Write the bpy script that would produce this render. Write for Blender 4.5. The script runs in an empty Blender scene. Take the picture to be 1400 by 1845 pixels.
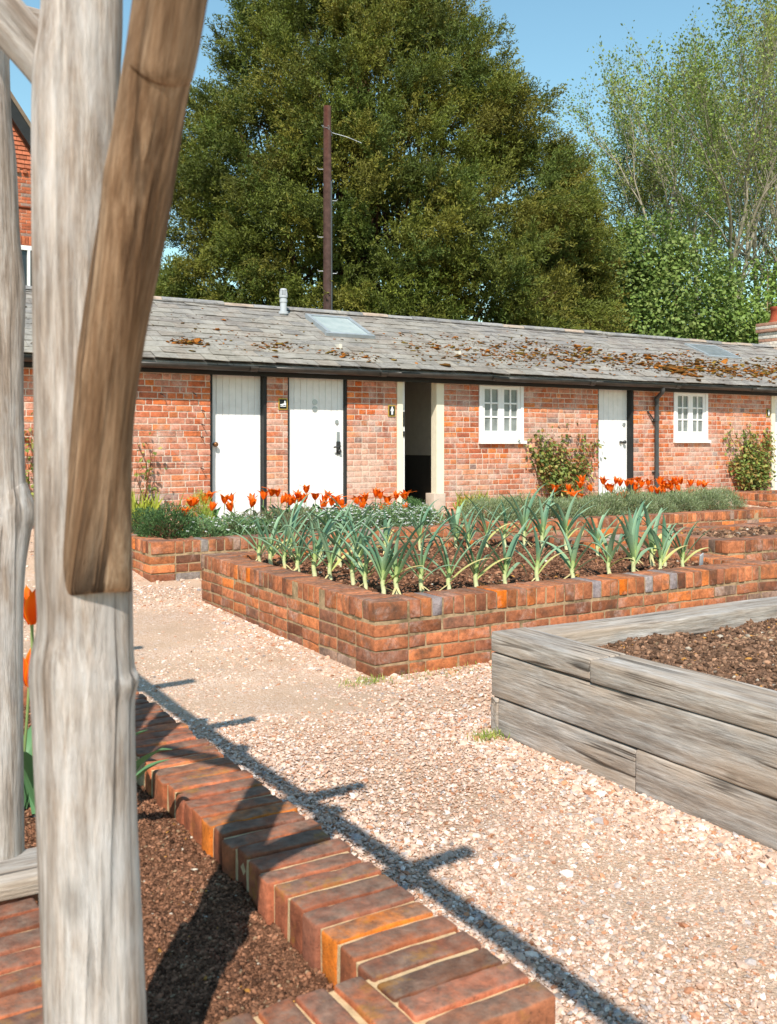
import bpy, math, random
import numpy as np
from mathutils import Vector, Matrix, noise as mnoise
random.seed(7)
rng = np.random.default_rng(11)
scene = bpy.context.scene
COL = scene.collection
PI = math.pi

# ------------------------------------------------------------------ helpers
def lin(r, g, b):
    f = lambda c: (c/12.92 if c <= .04045 else ((c+.055)/1.055)**2.4)
    return (f(r/255), f(g/255), f(b/255))

def sn(P, scale, seed):
    """cheap smooth noise in about -1..1 for an (N,3) array"""
    r = np.random.default_rng(seed)
    out = np.zeros(len(P))
    for k in range(7):
        d = r.normal(size=3); d /= np.linalg.norm(d)
        out += np.sin((P @ d)*scale*r.uniform(.6, 1.7)+r.uniform(0, 6.28))
    return out/3.2

class MB:
    """collects geometry; build() links it as one mesh object"""
    def __init__(s):
        s.v = []; s.c = []; s.f = []; s.n = 0
    def add(s, V, faces, col=(1, 1, 1)):
        V = np.asarray(V, float).reshape(-1, 3)
        c = np.asarray(col, float)
        if c.ndim == 1: c = np.tile(c[:3], (len(V), 1))
        s.v.append(V); s.c.append(c[:, :3])
        for F in faces:
            F = np.asarray(F, int)
            if F.size: s.f.append(F+s.n)
        s.n += len(V)
    def box(s, x0, x1, y0, y1, z0, z1, col=(1, 1, 1)):
        V = [(x, y, z) for x in (x0, x1) for y in (y0, y1) for z in (z0, z1)]
        s.add(V, [BOXF], col)
    def build(s, name, mat, parent=None, smooth=False, base=(0, 0, 0)):
        me = bpy.data.meshes.new(name)
        V = np.concatenate(s.v)-np.asarray(base, float)
        C = np.concatenate(s.c)
        me.vertices.add(len(V)); me.vertices.foreach_set('co', V.astype(np.float32).ravel())
        li = np.concatenate([F.ravel() for F in s.f]).astype(np.int32)
        ks = np.concatenate([np.full(len(F), F.shape[1]) for F in s.f])
        st = np.concatenate([[0], np.cumsum(ks)[:-1]]).astype(np.int32)
        me.loops.add(len(li)); me.loops.foreach_set('vertex_index', li)
        me.polygons.add(len(ks)); me.polygons.foreach_set('loop_start', st)
        me.polygons.foreach_set('use_smooth', np.full(len(ks), bool(smooth)))
        me.update(calc_edges=True)
        at = me.color_attributes.new('col', 'FLOAT_COLOR', 'POINT')
        at.data.foreach_set('color', np.concatenate([C, np.ones((len(C), 1))], 1).astype(np.float32).ravel())
        me.materials.append(mat)
        o = bpy.data.objects.new(name, me); COL.objects.link(o)
        if parent: o.parent = parent
        return o
BOXF = np.array([(0, 1, 3, 2), (4, 6, 7, 5), (0, 4, 5, 1), (2, 3, 7, 6), (0, 2, 6, 4), (1, 5, 7, 3)])

def tag(o, label=None, cat=None, group=None, kind=None):
    if label: o['label'] = label
    if cat: o['category'] = cat
    if group: o['group'] = group
    if kind: o['kind'] = kind
    return o
def thing(name, label, cat, loc=(0, 0, 0), group=None):
    o = bpy.data.objects.new(name, None); COL.objects.link(o); o.location = loc
    o.empty_display_size = .1
    return tag(o, label, cat, group)
def copy_tree(o, loc, rz=0, sc=1, label=None):
    c = o.copy(); COL.objects.link(c); c.location = loc; c.rotation_euler = (0, 0, rz); c.scale = (sc, sc, sc)
    if label: c['label'] = label
    for ch in list(o.children):
        d = ch.copy(); COL.objects.link(d); d.parent = c
        for g in list(ch.children):
            e = g.copy(); COL.objects.link(e); e.parent = d
    return c

def tube(pts, rad, n=8, cap=True, wob=None):
    """swept tube through pts, returns V, faces"""
    P = np.asarray(pts, float); m = len(P)
    rad = np.broadcast_to(np.asarray(rad, float), (m,))
    T = np.gradient(P, axis=0); T /= np.linalg.norm(T, axis=1)[:, None]+1e-9
    up = np.array([0, 0, 1.]) if abs(T[0][2]) < .9 else np.array([1., 0, 0])
    V = []
    a = np.arange(n)/n*2*PI
    for i in range(m):
        s_ = np.cross(T[i], up); s_ /= np.linalg.norm(s_)+1e-9
        t_ = np.cross(s_, T[i]); up = t_
        r = rad[i]*np.ones(n) if wob is None else rad[i]*wob(i/(m-1), a)
        V.append(P[i]+np.outer(np.cos(a)*r, s_)+np.outer(np.sin(a)*r, t_))
    V = np.concatenate(V)
    i, j = np.meshgrid(np.arange(m-1), np.arange(n), indexing='ij')
    A = (i*n+j).ravel(); B = (i*n+(j+1) % n).ravel()
    F = [np.stack([A, B, B+n, A+n], 1)]
    if cap:
        k = len(V); V = np.concatenate([V, V[:n], V[(m-1)*n:m*n]])
        F.append(np.array([list(range(k, k+n))[::-1]])); F.append(np.array([list(range(k+n, k+2*n))]))
    return V, F

def ico(sub):
    import bmesh
    bm = bmesh.new(); bmesh.ops.create_icosphere(bm, subdivisions=sub, radius=1)
    V = np.array([v.co[:] for v in bm.verts]); F = np.array([[v.index for v in f.verts] for f in bm.faces]); bm.free()
    return V, F
ICO1 = ico(1); ICO2 = ico(2)

def blobs(mb, P, S, col, tmpl=ICO1, rough=.18):
    """many irregular stones / clods: P (N,3), S (N,3) half sizes"""
    V0, F0 = tmpl; N = len(P); k = len(V0)
    a = rng.uniform(0, 2*PI, N); ca, sa = np.cos(a), np.sin(a)
    tl = rng.normal(0, .22, (N, 2))
    V = V0[None]*(1+rng.normal(0, rough, (N, k, 1)))*S[:, None, :]
    V[:, :, 2] += V[:, :, 0]*tl[:, :1]+V[:, :, 1]*tl[:, 1:]
    X = V[:, :, 0]*ca[:, None]-V[:, :, 1]*sa[:, None]; Y = V[:, :, 0]*sa[:, None]+V[:, :, 1]*ca[:, None]
    W = np.stack([X, Y, V[:, :, 2]], 2)+P[:, None]
    F = (F0[None]+(np.arange(N)*k)[:, None, None]).reshape(-1, 3)
    mb.add(W.reshape(-1, 3), [F], np.repeat(col, k, axis=0))

def leaves(mb, P, D, Nn, L, Wd, col, curl=.15):
    """diamond leaves: base P, direction D, normal Nn"""
    D = D/(np.linalg.norm(D, axis=1)[:, None]+1e-9)
    S = np.cross(D, Nn); S /= np.linalg.norm(S, axis=1)[:, None]+1e-9
    U = np.cross(S, D)
    L = np.asarray(L)[:, None]; Wd = np.asarray(Wd)[:, None]
    mid = P+D*L*.5+U*L*curl
    V = np.stack([P, mid+S*Wd*.5, P+D*L, mid-S*Wd*.5], 1).reshape(-1, 3)
    N = len(P); F = np.arange(N*4).reshape(N, 4)
    mb.add(V, [F], np.repeat(col, 4, axis=0))

def rand_dir(n):
    d = rng.normal(size=(n, 3)); return d/np.linalg.norm(d, axis=1)[:, None]
def mixcol(n, pal, w=None, jit=.12):
    pal = np.asarray(pal); i = rng.choice(len(pal), n, p=None if w is None else np.asarray(w)/np.sum(w))
    return np.clip(pal[i]*(1+rng.normal(0, jit, (n, 1))), 0, 1)

# ------------------------------------------------------------------ materials
class NT:
    def __init__(s, name):
        m = bpy.data.materials.new(name); m.use_nodes = True; s.m = m; s.t = m.node_tree
        s.t.nodes.clear(); s.out = s.n('ShaderNodeOutputMaterial')
    def n(s, typ, **kw):
        nd = s.t.nodes.new(typ)
        for k, v in kw.items():
            if hasattr(nd, k) and not k[0].isupper(): setattr(nd, k, v)
        return nd
    def l(s, a, b): s.t.links.new(a, b)
    def put(s, inp, val):
        if hasattr(val, 'node'): s.l(val, inp)
        else: inp.default_value = val
    def coords(s, scale=(1, 1, 1), kind='Object'):
        tc = s.n('ShaderNodeTexCoord'); mp = s.n('ShaderNodeMapping'); mp.inputs['Scale'].default_value = scale
        if kind == 'World':
            g = s.n('ShaderNodeNewGeometry'); s.l(g.outputs['Position'], mp.inputs[0])
        else: s.l(tc.outputs[kind], mp.inputs[0])
        return mp.outputs[0]
    def noise(s, vec, scale, detail=4, rough=.6, dist=0):
        x = s.n('ShaderNodeTexNoise'); s.l(vec, x.inputs['Vector'])
        x.inputs['Scale'].default_value = scale; x.inputs['Detail'].default_value = detail
        x.inputs['Roughness'].default_value = rough; x.inputs['Distortion'].default_value = dist
        return x.outputs['Fac']
    def voro(s, vec, scale, feature='F1', out='Distance'):
        x = s.n('ShaderNodeTexVoronoi'); x.feature = feature; s.l(vec, x.inputs['Vector']); x.inputs['Scale'].default_value = scale
        return x.outputs[out]
    def ramp(s, fac, stops):
        r = s.n('ShaderNodeValToRGB'); e = r.color_ramp.elements
        while len(e) < len(stops): e.new(.5)
        for el, (p, c) in zip(e, stops):
            el.position = p; el.color = (c, c, c, 1) if not hasattr(c, '__len__') else (*c, 1)
        s.l(fac, r.inputs[0]); return r.outputs[0]
    def mix(s, fac, a, b, mode='MIX'):
        x = s.n('ShaderNodeMix'); x.data_type = 'RGBA'; x.blend_type = mode
        s.put(x.inputs[0], fac)
        for i, v in ((6, a), (7, b)):
            if hasattr(v, 'node'): s.l(v, x.inputs[i])
            else: x.inputs[i].default_value = (*v, 1) if len(v) == 3 else v
        return x.outputs[2]
    def attr(s, name='col'):
        a = s.n('ShaderNodeAttribute'); a.attribute_name = name; return a.outputs['Color']
    def math(s, op, a, b=0.0):
        x = s.n('ShaderNodeMath'); x.operation = op; s.put(x.inputs[0], a); s.put(x.inputs[1], b); return x.outputs[0]
    def bump(s, h, strength=.5, dist=.01, prev=None):
        b = s.n('ShaderNodeBump'); b.inputs['Strength'].default_value = strength; b.inputs['Distance'].default_value = dist
        s.l(h, b.inputs['Height'])
        if prev: s.l(prev, b.inputs['Normal'])
        return b.outputs[0]
    def fin(s, col, rough=.8, nrm=None, metallic=0, spec=.3, trans=None):
        p = s.n('ShaderNodeBsdfPrincipled')
        s.put(p.inputs['Base Color'], col if hasattr(col, 'node') else (*col, 1)); s.put(p.inputs['Roughness'], rough)
        p.inputs['Metallic'].default_value = metallic; p.inputs['Specular IOR Level'].default_value = spec
        if nrm: s.l(nrm, p.inputs['Normal'])
        if trans:
            tr = s.n('ShaderNodeBsdfTranslucent'); s.put(tr.inputs['Color'], col if hasattr(col, 'node') else (*col, 1))
            mx = s.n('ShaderNodeMixShader'); mx.inputs[0].default_value = trans
            s.l(p.outputs[0], mx.inputs[1]); s.l(tr.outputs[0], mx.inputs[2]); s.l(mx.outputs[0], s.out.inputs[0])
        else: s.l(p.outputs[0], s.out.inputs[0])
        return s.m

def mat_brick(name, dark=.5, white=.3, bs=1.0, wscale=4.5, wlo=.55, lichen=0.0, patina=0.0):
    t = NT(name); c = t.coords(kind='World')
    col = t.attr()
    n1 = t.ramp(t.noise(c, 38, 6, .7), [(.3, .62), (.7, 1.22)])
    col = t.mix(1, col, n1, 'MULTIPLY')
    col = t.mix(1, col, t.ramp(t.noise(c, 17, 6, .7, .3), [(.34, (.66, .62, .60)), (.5, (1, .98, .96)), (.66, (1.14, 1.06, .99))]), 'MULTIPLY')
    col = t.mix(t.math('MULTIPLY', t.ramp(t.noise(c, 7, 5, .65), [(.5, 0.), (.68, 1.)]), dark), col, (.075, .05, .035))
    w = t.math('MULTIPLY', t.ramp(t.noise(c, wscale, 6, .72, .4), [(wlo, 0.), (wlo+.17, 1.)]), t.ramp(t.noise(c, 60, 4, .7), [(.35, .2), (.65, 1.)]))
    col = t.mix(t.math('MULTIPLY', w, white), col, (.62, .52, .46))
    sp = t.math('MULTIPLY', t.ramp(t.noise(c, 150, 2), [(.62, 0.), (.7, 1.)]), .5)
    col = t.mix(sp, col, (.06, .03, .02))
    if patina:      # weathered skin on the trodden, rained-on faces
        g = t.n('ShaderNodeNewGeometry'); sz_ = t.n('ShaderNodeSeparateXYZ'); t.l(g.outputs['True Normal'], sz_.inputs[0])
        pm = t.math('MULTIPLY', t.ramp(sz_.outputs[2], [(.55, 0.), (.9, 1.)]), t.ramp(t.noise(c, 13, 6, .72, .3), [(.34, .15), (.58, 1.)]))
        col = t.mix(t.math('MULTIPLY', pm, patina), col, t.ramp(t.noise(c, 34, 5, .7), [(.35, (.10, .068, .052)), (.65, (.25, .17, .125))]))
    if lichen:
        lm = t.math('MULTIPLY', t.ramp(t.noise(c, 11, 5, .7), [(.57, 0.), (.66, 1.)]), lichen)
        col = t.mix(lm, col, (.36, .17, .025))
    b = t.bump(t.noise(c, 55, 6, .7), .55*bs, .006); b = t.bump(t.noise(c, 260, 3, .6), .35*bs, .002, b)
    return t.fin(col, .88, b, spec=.2)
def mat_mortar(name, base, mossy=.3):
    t = NT(name); c = t.coords(kind='World')
    col = t.ramp(t.noise(c, 30, 5, .7), [(.3, tuple(x*.7 for x in base)), (.7, tuple(min(1, x*1.2) for x in base))])
    col = t.mix(t.math('MULTIPLY', t.ramp(t.noise(c, 6, 5, .7), [(.48, 0.), (.62, 1.)]), mossy), col, (.05, .045, .018))
    return t.fin(col, .95, t.bump(t.noise(c, 180, 4, .7), .6, .004), spec=.1)
def mat_leaf(name, rough=.55, trans=.25, spec=.3):
    t = NT(name); return t.fin(t.attr(), rough, None, spec=spec, trans=trans)
def mat_plain(name, col, rough=.6, bump=0, bscale=80, var=.15, spec=.3, metallic=0, dirt=0):
    t = NT(name); c = t.coords()
    k = t.ramp(t.noise(c, 9, 5, .65), [(.3, 1-var), (.7, 1+var*.4)])
    cc = t.mix(1, col, k, 'MULTIPLY')
    if dirt:
        cc = t.mix(t.math('MULTIPLY', t.ramp(t.noise(c, 5, 6, .7), [(.52, 0.), (.75, 1.)]), dirt), cc, (.25, .2, .14))
    nb = t.bump(t.noise(c, bscale, 4, .6), bump, .004) if bump else None
    return t.fin(cc, rough, nb, metallic=metallic, spec=spec)
def mat_vcol(name, rough=.85, bump=.4, bscale=120, var=.25, spec=.2, nscale=25):
    t = NT(name); c = t.coords(kind='World')
    k = t.ramp(t.noise(c, nscale, 5, .7), [(.3, 1-var), (.7, 1+var)])
    return t.fin(t.mix(1, t.attr(), k, 'MULTIPLY'), rough, t.bump(t.noise(c, bscale, 4, .65), bump, .004), spec=spec)

def mat_pole(name, pal, axis=2, streak=9.0, dk=(.10, .07, .045), dkamt=.5, patch=None, bump=.6, ckm=.44):
    """weathered wood, grain along the local axis"""
    t = NT(name); ax3 = lambda k, f: tuple(k*f if i == axis else k for i in range(3))
    c = t.coords(ax3(streak, .09)); cl = t.coords(ax3(streak, .035)); c2 = t.coords(); cp = t.coords(ax3(1, .35))
    base = t.ramp(t.noise(c, 3.0, 9, .74, .5), [(.30, pal[0]), (.44, pal[1]), (.56, pal[2]), (.70, pal[3])])
    base = t.mix(1, base, t.ramp(t.noise(cp, 5, 5, .65), [(.35, .74), (.65, 1.14)]), 'MULTIPLY')
    fine = t.noise(t.coords(ax3(streak*9, .06)), 2.2, 4, .6)
    base = t.mix(1, base, t.ramp(fine, [(.32, .70), (.62, 1.12)]), 'MULTIPLY')
    if patch:
        base = t.mix(t.math('MULTIPLY', t.ramp(t.noise(cp, 4.0, 6, .7), [(.46, 0.), (.60, 1.)]), patch[1]), base, patch[0])
    ck = t.ramp(t.noise(cl, 1.7, 3, .55, .35), [(.468, 0.), (.494, 1.), (.506, 1.), (.532, 0.)])
    ck = t.math('MULTIPLY', ck, t.ramp(t.noise(cp, 2.6, 3, .6), [(ckm, 0.), (ckm+.12, 1.)]))
    dark = t.ramp(t.noise(c, 5.5, 5, .65, .4), [(.60, 0.), (.72, 1.)])
    base = t.mix(t.math('MULTIPLY', dark, dkamt), base, dk)
    base = t.mix(t.math('MULTIPLY', ck, .85), base, (.035, .026, .02))
    kn = t.ramp(t.voro(t.coords(ax3(5, .55)), 1.0), [(.04, 1.), (.10, 0.)])
    base = t.mix(t.math('MULTIPLY', kn, .4), base, dk)
    b = t.bump(t.noise(c, 5.5, 9, .72, .4), bump, .012); b = t.bump(fine, bump*.5, .003, b); b = t.bump(ck, bump, -.008, b)
    return t.fin(base, .85, b, spec=.15)

M = {}
M['brick_bed'] = mat_brick('aged_red_brick', .7, .5, 1.0, 6.0, .53, lichen=.12, patina=.6)
M['brick_fg'] = mat_brick('worn_red_brick', .5, .25, 1.2, lichen=.45, patina=.85)
M['brick_wall'] = mat_brick('soft_red_brick', .12, .75, .7, 3.0, .47)
M['brick_far'] = mat_brick('orange_brick', .1, .1, .5)
M['mortar_bed'] = mat_mortar('sandy_mortar', (.42, .29, .17), .6)
M['mortar_fg'] = mat_mortar('lime_mortar', (.62, .44, .25), .06)
M['mortar_wall'] = mat_mortar('pale_mortar', (.64, .51, .41), .04)
M['pole_grey'] = mat_pole('silvered_wood', [lin(122, 104, 88), lin(168, 152, 139), lin(196, 185, 176), lin(218, 212, 208)], dkamt=.3, patch=((.66, .645, .64), .65), bump=.9, ckm=.47)
M['pole_brown'] = mat_pole('brown_wood', [lin(84, 62, 46), lin(134, 104, 78), lin(172, 142, 114), lin(208, 186, 162)], dk=(.055, .036, .023), dkamt=.7, bump=.8, ckm=.42)
SLP = [lin(116, 102, 90), lin(160, 147, 135), lin(182, 173, 164), lin(198, 193, 188)]
M['sleeper'] = mat_pole('weathered_sleeper', SLP, axis=0, streak=7, dkamt=.26, dk=(.10, .075, .052), patch=((.44, .33, .24), .5), bump=.7)
M['sleeper_y'] = mat_pole('weathered_sleeper_lengthways', SLP, axis=1, streak=7, dkamt=.26, dk=(.10, .075, .052), patch=((.44, .33, .24), .5), bump=.7)
M['white'] = mat_plain('white_paint', (.80, .79, .77), .45, .12, 60, .08, dirt=.14)
M['white_frame'] = mat_plain('white_gloss', (.82, .81, .79), .35, .03, 60, .04)
M['cream'] = mat_plain('cream_paint', (.78, .70, .54), .5, .06, 60, .08)
M['black'] = mat_plain('black_timber', (.018, .019, .019), .55, .15, 70, .3)
M['gutter'] = mat_plain('dark_gutter', (.045, .038, .032), .4, .1, 50, .4, spec=.4)
M['pipe'] = mat_plain('grey_pipe', (.055, .06, .062), .4, .05, 50, .2, spec=.4)
M['lead'] = mat_plain('lead', (.30, .33, .35), .5, .1, 40, .2, spec=.4)
M['vent'] = mat_plain('grey_plastic', (.42, .44, .46), .45, 0, 50, .1)
M['iron'] = mat_plain('iron', (.06, .06, .06), .4, .1, 90, .3, spec=.5, metallic=.5)
M['steel'] = mat_plain('galvanised', (.45, .47, .48), .4, .05, 90, .2, metallic=.7)
M['brass'] = mat_plain('bronze_knob', (.22, .10, .04), .4, 0, 50, .2, metallic=.5)
M['gold'] = mat_plain('gold_edge', (.50, .34, .06), .4, 0, 50, .1, metallic=.3)
M['signblack'] = mat_plain('sign_black', (.012, .014, .014), .5, 0, 50, .1)
M['signwhite'] = mat_plain('sign_white', (.82, .82, .80), .5, 0, 50, .03)
M['stone'] = mat_plain('pale_stone', (.58, .47, .38), .85, .4, 60, .2, dirt=.2)
M['slate'] = mat_vcol('slate', .75, .35, 60, .3, .3, 14)
M['moss'] = mat_vcol('moss', .95, .9, 160, .5, .1, 60)
M['leaf'] = mat_leaf('leaf')
M['petal'] = mat_leaf('petal', .45, .35)
M['needle'] = mat_leaf('needle', .6, .15)
M['leek'] = mat_leaf('leek_leaf', .5, .18, .3)
M['bark'] = mat_vcol('bark', .9, .8, 30, .35, .15, 8)
M['stem'] = mat_vcol('stem', .6, .1, 80, .1, .3, 40)
M['stones'] = mat_vcol('flint_gravel', .75, .35, 220, .22, .25, 90)
M['roomdark'] = mat_plain('dark_tile', (.07, .066, .06), .4, 0, 50, .1)
M['roomwall'] = mat_plain('room_plaster', (.62, .58, .5), .7, 0, 50, .1)
M['concrete'] = mat_plain('grey_floor', (.25, .24, .22), .8, .2, 50, .2)
M['lantile'] = mat_vcol('clay_tile', .85, .4, 60, .25, .2, 12)

def mat_soil(name, c0, c1, c2):
    t = NT(name); c = t.coords(kind='World')
    col = t.ramp(t.noise(c, 60, 8, .75), [(.3, c0), (.52, c1), (.72, c2)])
    col = t.mix(1, col, t.ramp(t.noise(c, 5, 4, .6), [(.35, .7), (.65, 1.15)]), 'MULTIPLY')
    b = t.bump(t.noise(c, 70, 8, .75), 1.0, .02); b = t.bump(t.noise(c, 300, 4, .7), .7, .004, b)
    return t.fin(col, .95, b, spec=.1)
M['soil'] = mat_soil('dark_compost', (.045, .022, .012), (.12, .062, .034), (.24, .135, .08))
M['soil_light'] = mat_soil('dry_compost', (.07, .036, .021), (.18, .10, .06), (.32, .19, .12))
M['clod'] = mat_vcol('soil_crumb', .95, .8, 200, .35, .1, 60)

def mat_gravel():
    t = NT('gravel_ground'); c = t.coords(kind='World')
    cell = t.voro(c, 110, 'F1', 'Color')
    sep = t.n('ShaderNodeSeparateColor'); t.l(cell, sep.inputs[0])
    st = t.ramp(sep.outputs[0], [(0, lin(180, 146, 120)), (.3, lin(204, 172, 148)), (.62, lin(214, 186, 164)), (.88, lin(226, 208, 192)), (.97, lin(188, 136, 100))])
    fine = t.ramp(t.noise(c, 240, 5, .75), [(.3, lin(160, 126, 98)), (.6, lin(216, 186, 158))])
    mask = t.ramp(t.noise(c, 2.2, 5, .65), [(.42, 0.2), (.6, .8)])
    col = t.mix(mask, fine, st)
    col = t.mix(1, col, t.ramp(t.noise(c, 1.3, 4, .6), [(.35, .84), (.65, 1.06)]), 'MULTIPLY')
    d = t.voro(c, 110)
    b = t.bump(d, .6, -.008); b = t.bump(t.noise(c, 240, 5, .75), .8, .005, b)
    return t.fin(col, .9, b, spec=.15)
M['gravel'] = mat_gravel()
def mat_turf():
    t = NT('rough_turf'); c = t.coords(kind='World')
    col = t.ramp(t.noise(c, 2, 8, .7), [(.3, (.03, .045, .012)), (.7, (.09, .11, .03))])
    return t.fin(col, .95, t.bump(t.noise(c, 40, 5, .7), 1, .05), spec=.1)
M['turf'] = mat_turf()
def mat_glass():
    t = NT('frosted_glass'); c = t.coords(kind='World')
    col = t.ramp(t.noise(c, 5, 4, .6), [(.3, (.10, .115, .115)), (.7, (.26, .285, .28))])
    return t.fin(col, .18, t.bump(t.noise(c, 90, 2), .15, .002), spec=.6)
M['glass'] = mat_glass()
def mat_skyglass():
    t = NT('dusty_roof_glass'); c = t.coords(kind='World')
    col = t.ramp(t.noise(c, 6, 4, .6), [(.3, (.34, .40, .40)), (.7, (.46, .51, .50))])
    return t.fin(col, .25, None, spec=.6)
M['roofglass'] = mat_skyglass()
M['darkglass'] = mat_plain('dark_window_glass', (.02, .022, .025), .08, 0, 50, .1, spec=.6)

# ------------------------------------------------------------------ brickwork
PAL_BED = [lin(168, 106, 74), lin(182, 114, 78), lin(154, 98, 72), lin(190, 118, 76), lin(136, 92, 72), lin(204, 118, 62), lin(156, 128, 112), lin(168, 158, 152)]
W_BED = [5, 5, 4, 3, 2, .9, .9, .35]
PAL_FG = [lin(170, 100, 72), lin(182, 106, 70), lin(156, 92, 66), lin(142, 90, 70), lin(168, 106, 76)]
PAL_WALL = [lin(200, 106, 52), lin(190, 96, 48), lin(178, 102, 70), lin(208, 118, 56), lin(186, 120, 96), lin(204, 146, 124), lin(168, 86, 54)]
W_WALL = [5, 5, 4, 3, 4, 2, 2]

def rbox_template(nx, ny, nz, r):
    """unit-less grid box builder: returns function(dims)->V and face list (rounded edges)"""
    def axis(n):  # positions in -1..1 incl. edge loops
        return n
    pts = {}; V = []; F = []
    def vid(i, j, k):
        if (i, j, k) not in pts: pts[(i, j, k)] = len(V); V.append((i, j, k))
        return pts[(i, j, k)]
    N = (nx, ny, nz)
    for ax in range(3):
        a, b = [(1, 2), (2, 0), (0, 1)][ax]
        for side in (0, N[ax]):
            for i in range(N[a]):
                for j in range(N[b]):
                    q = []
                    for di, dj in ((0, 0), (1, 0), (1, 1), (0, 1)):
                        t = [0, 0, 0]; t[ax] = side; t[a] = i+di; t[b] = j+dj; q.append(vid(*t))
                    F.append(q if side else q[::-1])
    G = np.array(V, float); F = np.array(F)
    def make(dims):
        d = np.asarray(dims)/2
        P = np.zeros_like(G)
        for ax in range(3):
            n = N[ax]; e = min(r, d[ax]*.45)
            pos = np.concatenate([[-d[ax], -d[ax]+e*.35], np.linspace(-d[ax]+e, d[ax]-e, n-3), [d[ax]-e*.35, d[ax]]]) if n >= 5 else np.linspace(-d[ax], d[ax], n+1)
            P[:, ax] = pos[G[:, ax].astype(int)]
        inner = np.clip(P, -(d-r), d-r)
        df = P-inner; ln = np.linalg.norm(df, axis=1)
        out = ln > 1e-9
        P[out] = inner[out]+df[out]/ln[out][:, None]*np.minimum(ln[out], r)[:, None]
        return P
    return make, F
RB_HI, RB_HI_F = rbox_template(12, 7, 7, .007)
RB_MD, RB_MD_F = rbox_template(7, 5, 5, .006)
RB_LO, RB_LO_F = rbox_template(5, 5, 5, .004)

def add_brick(mb, c, dims, col, lod='md', rz=0, amp=.0018, jit=.0012):
    mk, F = {'hi': (RB_HI, RB_HI_F), 'md': (RB_MD, RB_MD_F), 'lo': (RB_LO, RB_LO_F)}[lod]
    P = mk(dims)
    s = random.randint(0, 99999)
    off = np.array([random.uniform(0, 50) for _ in range(3)])
    Q = P+off
    for a_ in range(3):
        P[:, a_] += amp*(sn(Q, 28, 100+a_)+.6*sn(Q, 75, 200+a_))
    P[:, 2] += P[:, 0]*random.gauss(0, .008)
    a = rz+random.gauss(0, .007)
    X = P[:, 0]*math.cos(a)-P[:, 1]*math.sin(a); Y = P[:, 0]*math.sin(a)+P[:, 1]*math.cos(a)
    P = np.stack([X, Y, P[:, 2]], 1)+np.asarray(c)+np.array([random.gauss(0, jit) for _ in range(3)])
    mb.add(P, [F], col)

def bed_walls(u0, u1, v0, v1, gz, zt, lod, pal, w, t=.215, special=None, skip=()):
    """rectangular raised-bed brickwork; returns (courses MB, mortar MB, coping MB)"""
    br, mo, cp = MB(), MB(), MB()
    ci = 6.5e-3
    z = zt-.1125; row = 0
    sides = {'front': (u0, u1, v0, v0+t, 0), 'back': (u0, u1, v1-t, v1, 0), 'left': (u0, u0+t, v0, v1, 1), 'right': (u1-t, u1, v0, v1, 1)}
    pc = lambda: mixcol(1, pal, w, .2)[0]
    def wall_course(side, zc, off):
        a0, a1, b0, b1, ax = sides[side]
        s, e = (a0, a1) if ax == 0 else (b0, b1)
        # alternate which wall runs through at the corners
        thru = (ax == 0) == (row % 2 == 0)
        if not thru: s += t+.01; e -= t+.01
        p = s+(0 if thru else off)
        if not thru and off > .03:
            L = off-.01
            c = ((s+L/2), (b0+b1)/2) if ax == 0 else ((a0+a1)/2, s+L/2)
            add_brick(br, (*c, zc), (L, t-.004, .065), pc(), lod, ax*PI/2)
        while p < e-.03:
            L = min(.215, e-p)
            c = ((p+L/2), (b0+b1)/2) if ax == 0 else ((a0+a1)/2, p+L/2)
            add_brick(br, (*c, zc), (L, t-.004, .065), pc(), lod, ax*PI/2)
            p += L+.01
    while z > gz-.06:
        for sd in sides:
            if sd not in skip: wall_course(sd, z-.0425, .1125 if row % 2 else .0)
        z -= .075; row += 1
    for sd, (a0, a1, b0, b1, ax) in sides.items():
        if sd in skip: continue
        q0, q1 = (b0, b1) if ax else (b0, b1)
        if ax: mo.box(a0+ci, a1-ci, b0+ci+.001, b1-ci-.001, gz-.15, zt-.0085)
        else: mo.box(a0+t-.01, a1-t+.01, b0+ci, b1-ci, gz-.15, zt-.0095)
        s, e = (b0, b1) if ax else (a0+t+.01, a1-t-.01)
        p = s
        while p < e-.02:
            L = min((.0545 if lod == 'hi' else .0655)+random.gauss(0, .002), e-p)
            c = ((a0+a1)/2, p+L/2) if ax else (p+L/2, (b0+b1)/2)
            col = pc()
            if special: col = special(sd, c, col)
            add_brick(cp, (*c, zt-.0515), (L, t+random.gauss(0, .004), .103), col, lod, 0 if not ax else PI/2 if False else 0) if not ax else \
                add_brick(cp, (c[0]+random.gauss(0, .006 if lod == 'hi' else .002), c[1], zt-.0515), (t+random.gauss(0, .004), L, .103), col, lod, 0)
            p += L+(.0115 if lod == 'hi' else .0095)
    return br, mo, cp

def brick_bed(label, u0, u1, v0, v1, gz, zt, lod='md', pal=PAL_BED, w=W_BED, mk='brick_bed', mm='mortar_bed', special=None, skip=()):
    base = ((u0+u1)/2, (v0+v1)/2, gz)
    t = thing('brick_raised_bed', label, 'raised bed', base)
    br, mo, cp = bed_walls(u0, u1, v0, v1, gz, zt, lod, pal, w, special=special, skip=skip)
    br.build('brick_wall', M[mk], t, True, base); mo.build('mortar', M[mm], t, False, base); cp.build('coping', M[mk], t, True, base)
    return t

def ground_z(v):
    return np.interp(v, [-50, 4.5, 7.2, 8.2, 11.2, 14, 60, 400], [0, 0, .05, .12, .33, .35, .4, .4])

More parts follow.
